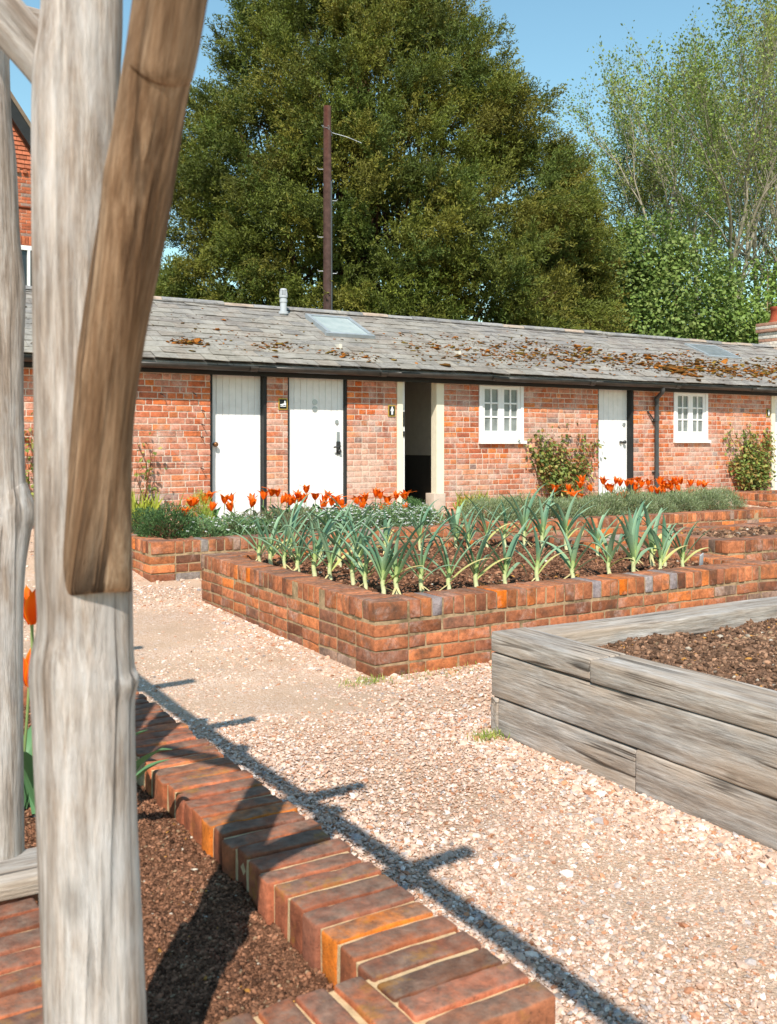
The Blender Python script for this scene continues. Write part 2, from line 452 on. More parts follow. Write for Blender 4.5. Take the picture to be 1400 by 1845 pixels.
# ------------------------------------------------------------------ ground
mb = MB()
us = np.concatenate([np.linspace(-300, -4, 12), np.linspace(-3, 20, 93), np.linspace(22, 300, 12)])
vs = np.concatenate([np.linspace(-60, -2, 8), np.linspace(-1, 15, 81), np.linspace(17, 400, 14)])
U, Vv = np.meshgrid(us, vs, indexing='ij')
Z = ground_z(Vv)+.006*sn(np.stack([U.ravel(), Vv.ravel(), 0*U.ravel()], 1), 2.2, 5).reshape(U.shape)
nu, nv = U.shape
i, j = np.meshgrid(np.arange(nu-1), np.arange(nv-1), indexing='ij')
A = (i*nv+j).ravel()
mb.add(np.stack([U, Vv, Z], 2).reshape(-1, 3), [np.stack([A, A+nv, A+nv+1, A+1], 1)])
g = mb.build('ground', M['gravel'], smooth=True); tag(g, kind='structure')
mb = MB(); mb.add([(-300, 15.4, .375), (300, 15.4, .375), (300, 400, .43), (-300, 400, .43)], [np.array([[0, 1, 2, 3]])])
g = mb.build('turf_ground', M['turf']); tag(g, kind='structure')

BEDS = [(.17, 1.01, 1.17, 3.85), (2.65, 6.05, 4.53, 7.2), (2.5, 5.83, 8.0, 9.5), (6.2, 10.6, 8.0, 9.5), (6.75, 11.4, 5.58, 6.75), (2.61, 6.6, .8, 3.45), (13.05, 15, 9.98, 10.9)]
def outside_beds(P):
    ok = np.ones(len(P), bool)
    for a, b, c, d in BEDS: ok &= ~((P[:, 0] > a-.005) & (P[:, 0] < b+.005) & (P[:, 1] > c-.005) & (P[:, 1] < d+.005))
    return ok
GPAL = [lin(216, 194, 178), lin(199, 168, 147), lin(206, 177, 157), lin(190, 152, 128), lin(174, 122, 92), lin(174, 162, 156), lin(148, 136, 130), lin(230, 216, 204), lin(186, 134, 100)]
GW = [4, 7, 7, 4, 1.2, 1.2, .5, 1.2, .8]
def gravel_patch(mb, n, ur, vr, size, tmpl, keep=None, sink=.25, wk=1.0):
    P = np.stack([rng.uniform(*ur, n), rng.uniform(*vr, n), np.zeros(n)], 1)
    a = P[:, 0]*.517+P[:, 1]*.856; b = P[:, 0]*.856-P[:, 1]*.517
    ok = outside_beds(P) & (a > .9) & (np.abs(b) < .46*a+.15)
    if keep is not None: ok &= keep(P, a)
    # worn, sandy strip down the middle of the path keeps fewer stones
    worn = np.exp(-((P[:, 0]-2.0)/.36)**2)*(P[:, 1] < 4.6)*.72+np.exp(-((P[:, 0]-1.6)/.6)**2)*(P[:, 1] >= 4.2)*.45+.25*(sn(P, 2.6, 31) > .5)
    worn = worn*wk; ok &= rng.uniform(0, 1, n) > worn
    P = P[ok]; n = len(P)
    s = size*np.exp(rng.normal(0, .38, n)); s = np.clip(s, size*.4, size*2.6)
    S = np.stack([s, s*rng.uniform(.6, .95, n), s*rng.uniform(.35, .6, n)], 1)
    P[:, 2] = ground_z(P[:, 1])+S[:, 2]*(sink-.15*(worn > .3)[ok])+.002
    blobs(mb, P, S, mixcol(n, GPAL, GW, .12), ICO1, .2)
mb = MB()
near = lambda lo, hi: (lambda P, a: (a >= lo) & (a < hi))
gravel_patch(mb, 52000, (.9, 3.0), (.4, 3.2), .0060, ICO2, near(.9, 2.7))
gravel_patch(mb, 3600, (1.0, 3.0), (.4, 3.6), .0095, ICO2, near(.9, 3.3))
gravel_patch(mb, 72000, (.3, 3.2), (2.0, 5.0), .0062, ICO1, near(2.7, 4.6))
gravel_patch(mb, 60000, (-.8, 3.6), (2.6, 8.0), .0068, ICO1, near(4.4, 8))
gravel_patch(mb, 15000, (-1, 14), (6.5, 11.1), .011, ICO1, near(7, 17))
gravel_patch(mb, 80000, (1.0, 3.2), (.6, 4.6), .0034, ICO1, near(.9, 4.4), .1, .25)
# bigger flints thrown against the walls' feet
for (a, b, c, d), n in (((2.40, 2.62, 1.6, 3.5), 900), ((2.44, 2.66, 4.45, 7.2), 500), ((2.6, 3.6, 4.3, 4.54), 300), ((1.02, 1.25, 1.2, 4), 900)):
    gravel_patch(mb, n, (a, b), (c, d), .0105, ICO2, None)
g = mb.build('gravel', M['stones'], smooth=False); tag(g, kind='stuff')

# ------------------------------------------------------------------ soil
def soil(u0, u1, v0, v1, z, step, mat, amp=.012, clods=0, cs=.008, mound=0.0, pale=.03):
    us, vs = np.arange(u0, u1+step, step), np.arange(v0, v1+step, step)
    U, V_ = np.meshgrid(us, vs, indexing='ij'); P = np.stack([U.ravel(), V_.ravel(), 0*U.ravel()], 1)
    zf = lambda P: z+amp*(sn(P, 9, 51)+.6*sn(P, 30, 52)+.35*sn(P, 85, 53))
    P[:, 2] = zf(P)
    nu, nv = U.shape; i, j = np.meshgrid(np.arange(nu-1), np.arange(nv-1), indexing='ij'); A = (i*nv+j).ravel()
    mb = MB(); base = np.array((.155, .074, .042)) if mat == 'soil' else np.array((.17, .095, .058))
    mb.add(P, [np.stack([A, A+nv, A+nv+1, A+1], 1)], base)
    if clods:
        Q = np.stack([rng.uniform(u0, u1, clods), rng.uniform(v0, v1, clods), np.zeros(clods)], 1)
        s = cs*np.exp(rng.normal(0, .5, clods)); s = np.minimum(s, cs*3)
        S = np.stack([s, s*rng.uniform(.5, 1, clods), s*rng.uniform(.4, .8, clods)], 1)
        Q[:, 2] = zf(Q)+S[:, 2]*.3
        pal = [base*.55, base, base*1.5, base*2.0, np.array((.30, .20, .12)), np.array((.45, .38, .30)), np.array((.42, .20, .05))]
        blobs(mb, Q, S, mixcol(clods, pal, [4, 6, 4, 2, .5, pale*8, pale*5], .2), ICO1, .3)
    o = mb.build('soil', M['clod'], smooth=True); tag(o, kind='stuff'); return o
soil(.385, .795, 1.385, 3.635, .335, .01, 'soil', .011, 110000, .0023, pale=.010)
soil(2.86, 5.85, 4.74, 7.0, .362, .03, 'soil', .014, 26000, .008, pale=.02)
soil(2.7, 5.63, 8.2, 9.3, .40, .05, 'soil', .01, 2500, .012)
soil(6.4, 10.4, 8.2, 9.3, .40, .05, 'soil', .01, 2500, .012)
soil(6.95, 11.2, 5.78, 6.56, .40, .04, 'soil_light', .014, 9000, .011)
soil(2.79, 6.5, .95, 3.30, .365, .02, 'soil_light', .010, 60000, .006, pale=.035)

# ------------------------------------------------------------------ brick beds
def fg_special(sd, c, col):
    if sd == 'right':
        for vv in (2.13, 1.53):
            if abs(c[1]-vv) < .034: return np.array(lin(216, 122, 44))
    return col
brick_bed('nearest brick bed of dark compost with timber posts standing on its wall', *BEDS[0], 0, .41, 'hi', PAL_FG, None, 'brick_fg', 'mortar_fg', fg_special)
def b1_special(sd, c, col):
    if sd == 'front' and random.random() < .16: return np.array(random.choice([lin(168, 160, 160), lin(214, 112, 32), lin(150, 140, 142)]))
    if sd == 'left' and random.random() < .08: return np.array(random.choice([lin(150, 140, 142), lin(210, 112, 36)]))
    return col
brick_bed('red brick raised bed planted with rows of leeks, in the middle', *BEDS[1], 0.0, .41, 'md', special=b1_special)
brick_bed('low brick bed of orange tulips in front of the two white doors', *BEDS[2], .10, .44, 'md')
brick_bed('low brick bed of tulips and grey lavender before the drainpipe', *BEDS[3], .10, .44, 'lo')
brick_bed('brick bed of bare soil at the right edge behind the leeks', *BEDS[4], .03, .435, 'lo')
brick_bed('small brick bed corner beside the far right doorway', *BEDS[6], .24, .46, 'lo')

# ------------------------------------------------------------------ timber bed
tb = thing('timber_raised_bed', 'grey weathered sleeper bed of bare compost at the right', 'raised bed', (2.61, 3.45, 0))
def plank(L, dims, loc, axis, nm='sleeper', seed=0):
    """long timber with softened, slightly wavy edges, length along the axis"""
    mk, F = rbox_template(int(max(14, L*14)), 7, 7, .009)
    P = mk((L, dims[0], dims[1]))
    Q = P+seed*3.1
    P[:, 1] += .0035*sn(Q, 4, 300+seed); P[:, 2] += .0035*sn(Q, 4, 400+seed)
    P[:, 1:] *= 1+.010*sn(Q*np.array([1, 6, 6]), 14, 500+seed)[:, None]
    if axis == 1: P = np.stack([-P[:, 1], P[:, 0], P[:, 2]], 1)
    m_ = MB(); m_.add(P, [F]); o = m_.build(nm, M['sleeper' if axis == 0 else 'sleeper_y'], tb, True)
    o.location = Vector(loc)-Vector(tb.location); return o
# left side (runs along v), three courses; back side (runs along u)
for k, (zc, h, w_, cut) in enumerate(((.055, .198, .10, 2.58), (.2535, .193, .105, 9), (.3985-.0025, .088, .20, 2.815))):
    ve, vb = .8, (3.45 if k else 3.40)
    segs = [(ve, vb)] if cut > vb else [(ve, cut-.001), (cut+.001, vb)]
    for q, (a, b) in enumerate(segs):
        plank(b-a, (w_, h), (2.61+w_/2+(.003 if (k+q) % 2 else 0), (a+b)/2, zc), 1, seed=k*3+q)
    a = 2.61 if k == 0 else 2.61+w_+.002
    plank(6.6-a, (w_ if k else .048, h-.002), ((a+6.6)/2, 3.45-(w_ if k else .048)/2, zc-.001), 0, seed=20+k)
plank(3.9, (.1, .39), (4.7, .82, .2), 0, seed=31)

# ------------------------------------------------------------------ pergola of rustic poles
pg = thing('rustic_pergola', 'silvered rustic pole pergola with braces, close at the left', 'pergola', (.33, 1.3, .33))
def pole(name, pts, rads, mat, n=40, crack=None, seed=0, knots=(), amp=.05, parent=pg, sub=3, flat=False):
    P = np.array(pts, float); R = np.array(rads, float)
    t = np.linspace(0, 1, len(P)); tt = np.linspace(0, 1, (len(P)-1)*sub*4+1)
    def smooth(a):
        # Catmull-Rom
        out = []
        for q in tt:
            k = min(int(q*(len(P)-1)), len(P)-2); f = q*(len(P)-1)-k
            p0, p1, p2, p3 = a[max(k-1, 0)], a[k], a[k+1], a[min(k+2, len(P)-1)]
            out.append(.5*((2*p1)+(-p0+p2)*f+(2*p0-5*p1+4*p2-p3)*f*f+(-p0+3*p1-3*p2+p3)*f**3))
        return np.array(out)
    P2 = smooth(P); R2 = smooth(R)
    L = np.linalg.norm(P2[-1]-P2[0])
    def wob(s, a):
        q = np.stack([np.cos(a)*1.2, np.sin(a)*1.2, np.full_like(a, s*L*2.2)], 1)
        r = 1+amp*sn(q, 1.6, 700+seed)+amp*.5*sn(q*np.array([3, 3, .8]), 2.0, 720+seed)
        for ks, ka, kr, kw in knots:
            da = (a-ka+PI) % (2*PI)-PI
            r += kr*np.exp(-((s-ks)*L/kw)**2-(da/.5)**2)
        if crack:
            ca = crack[0]+.25*math.sin(s*5+seed); da = (a-ca+PI) % (2*PI)-PI
            r -= crack[1]*np.exp(-(da/.07)**2)
        return r
    V, F = tube(P2, R2, n, True, wob)
    if flat:        # foot sawn level instead of square to the pole
        k = len(P2)*n
        for rg_ in range(7):
            ids = np.arange(rg_*n, rg_*n+n)
            if rg_ == 0: ids = np.concatenate([ids, np.arange(k, k+n)])
            tgt = P2[0][2]+rg_*.004-.22*(V[ids, 1]-P2[0][1]); w_ = (1-rg_/7)**1.2
            V[ids, 2] = np.where(rg_ == 0, tgt, V[ids, 2]*(1-w_)+np.maximum(V[ids, 2], tgt)*w_)
    ax = Vector(P2[-1]-P2[0]).normalized(); rot = ax.to_track_quat('Z', 'Y')
    Mx = Matrix.Translation(Vector(P2[0])) @ rot.to_matrix().to_4x4()
    Vl = np.array([(Mx.inverted() @ Vector(v))[:] for v in V])
    m_ = MB(); m_.add(Vl, F); o = m_.build(name, M[mat], parent, True)
    o.matrix_local = Matrix.Translation(-Vector(parent.location)) @ Mx
    return o
# main post (base on the bed's front wall corner), leaning and knotted as it stands
pz = [(.30, 176, 90), (.513, 172, 87), (.765, 158, 85), (.897, 152, 87), (.956, 150, 90), (.99, 149, 91), (1.044, 154, 84), (1.131, 151, 85), (1.351, 144, 80), (1.571, 138, 77), (1.746, 138, 76), (1.863, 148, 71), (2.2, 150, 68)]
pole('post', [(.33+(c-168)/1384, 1.30, z) for z, c, r in pz], [r/1366 for z, c, r in pz], 'pole_grey', 56, None, 1, knots=[(.355, 2.3, .12, .06), (.36, 5.6, .05, .08), (.36, .6, .03, .06), (.70, .9, .06, .03)], amp=.03)
bz = [(174, 1072, 61, 1.268), (184, 800, 54, 1.19), (203, 620, 56, 1.135), (242, 400, 60, 1.065), (281, 150, 60, .985), (307, 0, 64, .948)]
bp, brr = [], []
for x, y, r, v in bz:
    a = (x-700)/1750; Zd = v/(.856-.517*a); bp.append((Zd*(.517+.856*a), v, 1.28-(y-797)*Zd/1750)); brr.append(r*Zd/1750)
bp.append((.335, .76, 2.18)); brr.append(.038)
pole('brace', bp, brr, 'pole_brown', 64, None, 2, knots=[(.30, 4.4, .06, .03), (.55, 4.6, .10, .03), (.75, 3.6, .06, .04)], amp=.028, flat=True)
pole('brace', [(.292, 1.33, 1.757), (.27, 1.33, 1.782), (.218, 1.33, 1.834), (.05, 1.33, 2.0), (-.13, 1.33, 2.18)], [.031, .031, .031, .030, .030], 'pole_grey', 32, None, 3, knots=[(.07, 1.2, .18, .02)], amp=.05)
qz = [(.44, -3, 45), (.72, -5, 45), (.98, -2, 44), (1.10, 8, 47), (1.135, 14, 49), (1.17, 8, 46), (1.21, 0, 45), (1.42, -2, 44), (1.56, 0, 46), (1.60, 0, 46), (1.70, -9, 45), (1.845, -16, 45), (1.955, -27, 45), (2.2, -34, 45)]
pole('post', [(.34+(c+4.5)/942, 2.10, z) for z, c, r in qz], [r/886 for z, c, r in qz], 'pole_grey', 48, (3.6, .14), 5, knots=[(.40, .25, .35, .035), (.66, .2, .2, .03), (.86, 4.4, .12, .02)], amp=.04)
pole('brace', [(.34, 2.17, 1.08), (.34, 2.30, 1.45), (.335, 2.44, 1.8), (.335, 2.60, 2.18)], [.036, .036, .035, .034], 'pole_brown', 32, None, 6, amp=.05)
pole('beam', [(.28, -1.6, 2.21), (.285, .5, 2.22), (.275, 2.2, 2.20), (.28, 4.0, 2.22), (.28, 5.7, 2.21)], [.036, .037, .037, .036, .034], 'pole_grey', 24, None, 7, amp=.06)
for q, v in enumerate((.70, 1.38, 2.39, 3.2, 4.1)):
    pole('crossbeam', [(.49, v+.02, 2.275), (.38, v+.01, 2.275), (.26, v, 2.277), (.13, v, 2.275)], [.033, .036, .037, .036], 'pole_grey', 16, None, 8+q, amp=.06)
# sill board under the second post
mk, F = rbox_template(14, 7, 7, .006)
P = mk((.5, .15, .035)); P[:, 2] += .002*sn(P, 9, 40); m_ = MB(); m_.add(P, [F]); o = m_.build('sill_board', M['sleeper'], pg, True)
o.location = Vector((.23, 2.02, .43))-Vector(pg.location); o.rotation_euler = (0, 0, -.03)

# ------------------------------------------------------------------ outbuilding
W = 11.2; UB0, UB1 = -.6, 18.6; ZE, ZR, VE, VR, VB = 2.25, 3.235, 10.885, 13.0, 15.0
bld = thing('brick_outbuilding', 'long low red brick outbuilding with mossy slate roof and white doors', 'outbuilding', (9, W, .33))
BB = tuple(bld.location)
def part(name, m_, mat, smooth=False, parent=None):
    return m_.build(name, M[mat], parent or bld, smooth, BB)
ZT = 2.17
#           u0     u1     z0    z1
OPEN = [(4.24, 4.99, .30, ZT), (5.275, 6.135, .30, ZT), (6.895, 7.665, .30, ZT), (8.27, 9.085, 1.262, ZT),
        (10.56, 11.325, .30, ZT), (12.215, 13.035, 1.275, ZT), (14.66, 15.5, .30, ZT)]
def whiteness(u, z):
    w = 0
    for (a, b, ru, rz, k) in ((6.4, .85, .42, .45, .9), (6.35, 1.25, .35, .25, .55), (5.15, .75, .2, .45, .6), (9.4, 1.2, .4, .5, .5), (8.2, .75, .6, .35, .45), (3.5, .75, .7, .4, .3),
                              (9.9, 1.55, .5, .35, .45), (12.6, .95, .7, .35, .4), (13.8, 1.4, .5, .4, .4), (3.7, 1.35, .5, .25, .25), (10.1, .6, .5, .3, .35), (2.9, 1.0, .5, .5, .3)):
        w = max(w, k*math.exp(-((u-a)/ru)**2-((z-b)/rz)**2))
    return w
br, mo = MB(), MB()
z = .30; row = 0
wcol = np.array((.66, .47, .38))
while z < ZT-.02:
    zc = z+.0325
    ivs = []; p = UB0
    for a, b, z0, z1 in OPEN:
        if z0-.02 < zc < z1+.02: ivs.append((p, a)); p = b
    ivs.append((p, UB1))
    for s, e in ivs:
        p = s
        pat = random.randint(0, 1)
        first = True
        while p < e-.02:
            r = random.random()
            L = (.215 if (r < .5 if not first else row % 2 == 0) else .1025)*(1 if random.random() < .8 else random.uniform(.6, .95))
            first = False
            if e-p-L < .05: L = min(e-p, .215) if e-p <= .24 else .1025
            L = min(L, e-p)
            uc = p+L/2
            if uc > 1.0:
                c = mixcol(1, PAL_WALL, W_WALL, .1)[0]
                wv = whiteness(uc, zc)*random.uniform(.6, 1.35)+random.uniform(-.06, .16)
                c = c*(1-np.clip(wv, 0, .85))+wcol*np.clip(wv, 0, .85)
                if random.random() < .012: c = np.array(lin(150, 124, 116))
                if uc < 4.2: c = c*.8+np.array(lin(186, 112, 90))*.2
                add_brick(br, (uc, W+.05, zc), (L, .1, .0635), c, 'lo', 0, .0009, .0008)
            p += L+.0115
    z += .075; row += 1
part('wall', br, 'brick_wall', True)
# mortar bed behind the brick faces, with the openings left out
zs = sorted({.0, ZT}|{o[2] for o in OPEN})
ci = .0048
def solid(m_, y0, y1, z0, z1, ex=0):
    for a, b in zip(zs[:-1], zs[1:]):
        if b <= z0 or a >= z1: continue
        p = UB0
        for o in OPEN:
            if o[2] < b-.01 and o[3] > a+.01:
                m_.box(p, o[0]-ex, y0, y1, a, b); p = o[1]+ex
        m_.box(p, UB1, y0, y1, a, b)
solid(mo, W+ci, W+.24, 0, ZT, .003)
mo.box(UB0, UB0+.2, W+.245, VB, 0, ZT); mo.box(UB1-.2, UB1, W+.245, VB, 0, ZT); mo.box(UB0+.21, UB1-.21, VB-.2, VB, 0, ZT)
# gable triangles
for a in (UB0, UB1-.2):
    T_ = [(a, W+.03, ZT+.01), (a, VB, ZT+.01), (a, VR, ZR-.1), (a+.2, W+.03, ZT+.01), (a+.2, VB, ZT+.01), (a+.2, VR, ZR-.1)]
    mo.add(T_, [np.array([[0, 2, 1], [3, 4, 5]]), np.array([[0, 3, 5, 2], [1, 2, 5, 4], [0, 1, 4, 3]])])
part('mortar', mo, 'mortar_wall')
# rooms behind the doors
rm = MB()
rm.box(UB0+.22, UB1-.22, W+.25, VB-.22, .26, .335); part('floor', rm, 'concrete')
rm = MB(); rm.box(6.2, 8.15, 13.2, 13.28, .34, 1.08)
for a in (6.2, 8.15): rm.box(a-.05, a, W+.26, 13.28, .34, 1.08)
part('dado', rm, 'roomdark')
rm = MB(); rm.box(6.2, 8.15, 13.2, 13.27, 1.085, 2.6)
for a in (6.2, 8.15): rm.box(a-.05, a-.004, W+.26, 13.27, 1.085, 2.6)
part('partition', rm, 'roomwall')
rm = MB(); rm.box(7.2, 7.46, 12.6, 12.63, .5, .9); rm.box(7.22, 7.44, 12.585, 12.6, .52, .88); part('radiator', rm, 'stone')
# fascia + soffit
fa = MB(); fa.box(UB0-.1, UB1+.1, W-.075, W-.035, 2.10, 2.255); fa.box(UB0-.1, UB1+.1, W-.033, W+.1, 2.172, 2.20)
fa.box(UB0-.1, UB1+.1, W-.29, W-.076, 2.205, 2.225); part('fascia', fa, 'black')
# gutter in lengths
gt = MB(); ga = np.linspace(PI, 2*PI, 9)
u = UB0-.2; k = 0; GV = W-.255
while u < UB1+.2:
    e = min(u+1.83, UB1+.25); zc = 2.205+.006*math.sin(k*2.1)
    ring = [(GV+.056*math.cos(a), zc+.062*math.sin(a)) for a in ga]+[(GV+.051*math.cos(a), zc+.057*math.sin(a)) for a in ga[::-1]]
    V = [(x, *r) for x in (u, e-.004) for r in ring]; n = len(ring)
    F = np.array([(q, (q+1) % n, n+(q+1) % n, n+q) for q in range(n)]); gt.add(V, [F, np.array([list(range(n))[::-1], list(range(n, 2*n))])])
    c = e
    ring = [(GV+.060*math.cos(a), zc+.066*math.sin(a)) for a in ga]+[(GV+.0565*math.cos(a), zc+.0625*math.sin(a)) for a in ga[::-1]]
    V = [(x, *r) for x in (c-.05, c+.05) for r in ring]; gt.add(V, [F])
    u = e; k += 1
part('gutter', gt, 'gutter', True)
# downpipe with swan neck, sockets, clips
dp = MB(); r_ = .034; ud = 11.775
V, F = tube([(ud-.07, W-.25, 2.16), (ud-.07, W-.25, 2.10), (ud-.055, W-.22, 2.07), (ud-.01, W-.075, 2.0), (ud, W-.055, 1.95), (ud, W-.055, 1.3), (ud, W-.055, .36)], r_, 12); dp.add(V, F)
for zz in (1.66, .75, 1.98):
    V, F = tube([(ud, W-.055, zz-.04), (ud, W-.055, zz+.04)], r_+.007, 12); dp.add(V, F)
dpo = part('downpipe', dp, 'pipe', True)
for zz in (1.62, .80): cl = MB(); cl.box(ud-.06, ud+.06, W-.03, W-.002, zz-.012, zz+.012); part('pipe_clip', cl, 'iron', parent=dpo)
cl = MB()
V, F = tube([(ud-.17, W-.02, 1.78), (ud-.10, W-.03, 1.70), (ud-.05, W-.05, 1.62)], .012, 6); cl.add(V, F)
part('pipe_brace', cl, 'iron', parent=dpo)

# roof: deck + individually laid slates
rf = MB()
deck = [(a, v, z_) for a in (UB0-.15, UB1+.15) for v, z_ in ((VE+.02, ZE-.03), (VR, ZR-.03), (VB+.2, ZE-.03), (VB+.2, ZE-.06), (VR, ZR-.06), (VE+.02, ZE-.06))]
rf.add(deck, [np.array([(q, q+6, (q+1) % 6+6, (q+1) % 6) for q in range(6)]), np.array([[0, 1, 2, 3, 4, 5], [11, 10, 9, 8, 7, 6]])], (.2, .2, .2))
dl = math.hypot(VR-VE, ZR-ZE); sx, sz = (VR-VE)/dl, (ZR-ZE)/dl
nrow = 12; ex = dl/nrow
SP = [lin(150, 140, 128), lin(152, 146, 136), lin(140, 135, 128), lin(156, 149, 137), lin(140, 132, 123), lin(148, 142, 133)]
rr = np.random.default_rng(5)
def sag(u): return -.012*(.5+.5*math.sin(u*1.3))-.01*math.sin(u*.55+1)
for rw in range(nrow+1):
    u = UB0-.15-(.15 if rw % 2 else 0)
    while u < UB1+.15:
        w = .30
        s0 = rw*ex-.03; s1 = min(s0+ex*1.9, dl+.01)
        if rw == nrow: s0 = dl-.12; s1 = dl+.005
        t = rr.normal(0, .0035, 4); lift = .009+(.010 if rw < nrow else .02)
        jl = rr.normal(0, .006)
        quad = []
        for (du, s, h) in ((.002, s0+jl, lift), (w-.002, s0+jl+rr.normal(0, .003), lift), (w-.002, s1, .004), (.002, s1, .004)):
            hh = h+t[len(quad)]; uu = min(max(u+du, UB0-.15), UB1+.15)
            quad.append((uu, VE+s*sx-hh*sz, ZE+s*sz+hh*sx+sag(uu)*.6))
        low = [(a, b+.006*sz, c-.007*sx) for a, b, c in quad]
        c = np.array(SP[rr.integers(0, 6)])*rr.uniform(.78, .95)
        # lichen-pale bands lower down, bluer slates to the right and along the top
        fr = rw/nrow
        c = c*(1-.25*max(0, fr-.6))*np.array([1, 1, 1+.05*fr+.03*(u > 9)])
        rf.add(quad+low, [np.array([(0, 1, 2, 3), (7, 6, 5, 4), (0, 4, 5, 1), (1, 5, 6, 2), (2, 6, 7, 3), (3, 7, 4, 0)])], c)
        u += w
rf.add([(UB0-.15, VR, ZR+.005), (UB1+.15, VR, ZR+.005), (UB1+.15, VB+.22, ZE-.02), (UB0-.15, VB+.22, ZE-.02)], [np.array([[0, 1, 2, 3]])], SP[0])
t = NT('lichened_slate'); c = t.coords(kind='World')
cc = t.mix(1, t.attr(), t.ramp(t.noise(t.coords((1, 3, 3), 'World'), 9, 6, .7), [(.3, .62), (.7, 1.25)]), 'MULTIPLY')
lich = t.math('MULTIPLY', t.ramp(t.noise(c, 3.2, 7, .75, .5), [(.46, 0.), (.62, 1.)]), t.ramp(t.noise(c, 45, 5, .75), [(.35, .15), (.62, .85)]))
cc = t.mix(lich, cc, (.39, .36, .315))
cc = t.mix(t.math('MULTIPLY', t.ramp(t.noise(c, 17, 4, .7), [(.62, 0.), (.68, 1.)]), .75), cc, (.07, .065, .055))
M['slate_roof'] = t.fin(cc, .9, t.bump(t.noise(c, 70, 5, .7), .5, .006), spec=.12)
roof = part('roof', rf, 'slate_roof')
# ridge capping
rg = MB(); u = UB0-.15; k = 0
while u < UB1+.15:
    e = min(u+.45, UB1+.15); ring = [(VR+.085*math.cos(a), ZR-.012+.055*math.sin(a)) for a in np.linspace(0, PI, 7)]
    ring += [(VR+.07*math.cos(a), ZR-.02+.04*math.sin(a)) for a in np.linspace(PI, 0, 7)]
    dz = random.gauss(0, .005)
    V = [(x, y, z_+dz) for x in (u+.003, e-.003) for y, z_ in ring]; n = 14
    c = np.array(lin(140, 138, 138))*random.uniform(.8, 1.2) if random.random() < .8 else np.array(lin(172, 152, 136))
    rg.add(V, [np.array([(q, n+q, n+(q+1) % n, (q+1) % n) for q in range(n)]), np.array([list(range(n)), list(range(n, 2*n))[::-1]])], c); u = e
part('ridge_tiles', rg, 'slate_roof', parent=roof)

def onroof(u, s, h=0.0):
    return np.array((u, VE+s*sx-h*sz, ZE+s*sz+h*sx))
# moss cushions
mo_ = MB(); mp, ms = [], []
def mclump(u, s, n, spr, big):
    for _ in range(n):
        uu = u+random.gauss(0, spr); ss = s+random.gauss(0, spr*.45)
        if .05 < ss < dl-.15 and 1.5 < uu < UB1:
            mp.append(onroof(uu, ss, .02)); r = big*math.exp(random.gauss(0, .55)); ms.append((r*1.35, r*.9, r*.30))
for (u, s, n, spr, big) in ((4.05, .55, 26, .10, .030), (4.3, .5, 8, .2, .018), (5.3, .62, 16, .14, .026), (5.05, .5, 8, .15, .022), (6.1, .42, 16, .16, .028), (6.4, .35, 12, .2, .022), (5.0, .95, 10, .3, .016), (4.0, 1.3, 12, .5, .014),
                            (7.6, .9, 14, .25, .028), (8.2, .95, 8, .2, .026), (8.9, .65, 36, .35, .026), (9.4, .85, 26, .3, .028), (8.7, 1.2, 10, .4, .024), (10.3, .9, 30, .35, .030), (9.9, 1.4, 16, .4, .026),
                            (11.0, 1.2, 20, .35, .038), (11.3, .75, 24, .4, .034), (12.0, .9, 22, .35, .04), (12.9, 1.05, 16, .3, .035), (12.55, .55, 30, .22, .055), (12.2, .45, 12, .3, .05),
                            (13.3, .55, 28, .3, .045), (13.9, .85, 26, .35, .045), (14.3, .5, 30, .4, .045), (14.9, .75, 20, .3, .045), (15.6, .7, 24, .4, .045), (16.4, .85, 22, .4, .045), (16.9, .5, 24, .4, .04), (13.5, 1.25, 16, .35, .04), (15.8, 1.2, 14, .4, .04)):
    mclump(u, s, n*4, spr*1.15, big*.44)
for _ in range(300): mclump(random.uniform(2, 18), random.uniform(.1, 1.7), 1, .05, .011)
for _ in range(420): mclump(random.uniform(7.2, 11.5), random.uniform(.2, 1.5), 1, .05, .015)
mp, ms = np.array(mp), np.array(ms)
blobs(mo_, mp, ms, mixcol(len(mp), [lin(134, 82, 34), lin(154, 96, 40), lin(106, 74, 36), lin(92, 68, 40), lin(122, 98, 44)], [4, 2, 3, 2, 2], .2), ICO2, .16)
m_o = part('moss', mo_, 'moss', True, roof); m_o['kind'] = 'stuff'

# skylights
def skylight(u0, u1, s0, s1, h, glass):
    fr, gl = MB(), MB()
    def rb(ua, ub, sa, sb, h0, h1, m_):
        V = [onroof(a, b, c_) for a in (ua, ub) for b in (sa, sb) for c_ in (h0, h1)]; m_.add(V, [BOXF])
    b = .055
    rb(u0, u0+b, s0, s1, 0, h, fr); rb(u1-b, u1, s0, s1, 0, h, fr); rb(u0+b, u1-b, s1-b, s1, 0, h-.002, fr); rb(u0-.03, u1+.03, s0-b, s0, 0, h-.01, fr)
    rb(u0+b, u1-b, s0, s1-b, 0, h-.018, gl)
    f_ = part('skylight', fr, 'lead', parent=bld); part('pane', gl, glass, parent=f_)
skylight(6.22, 6.94, 1.20, 1.95, .075, 'roofglass')
M['oldglass'] = mat_plain('grimy_roof_glass', (.20, .225, .235), .35, 0, 50, .3, dirt=.3)
skylight(14.15, 15.0, 1.42, 2.02, .04, 'oldglass')
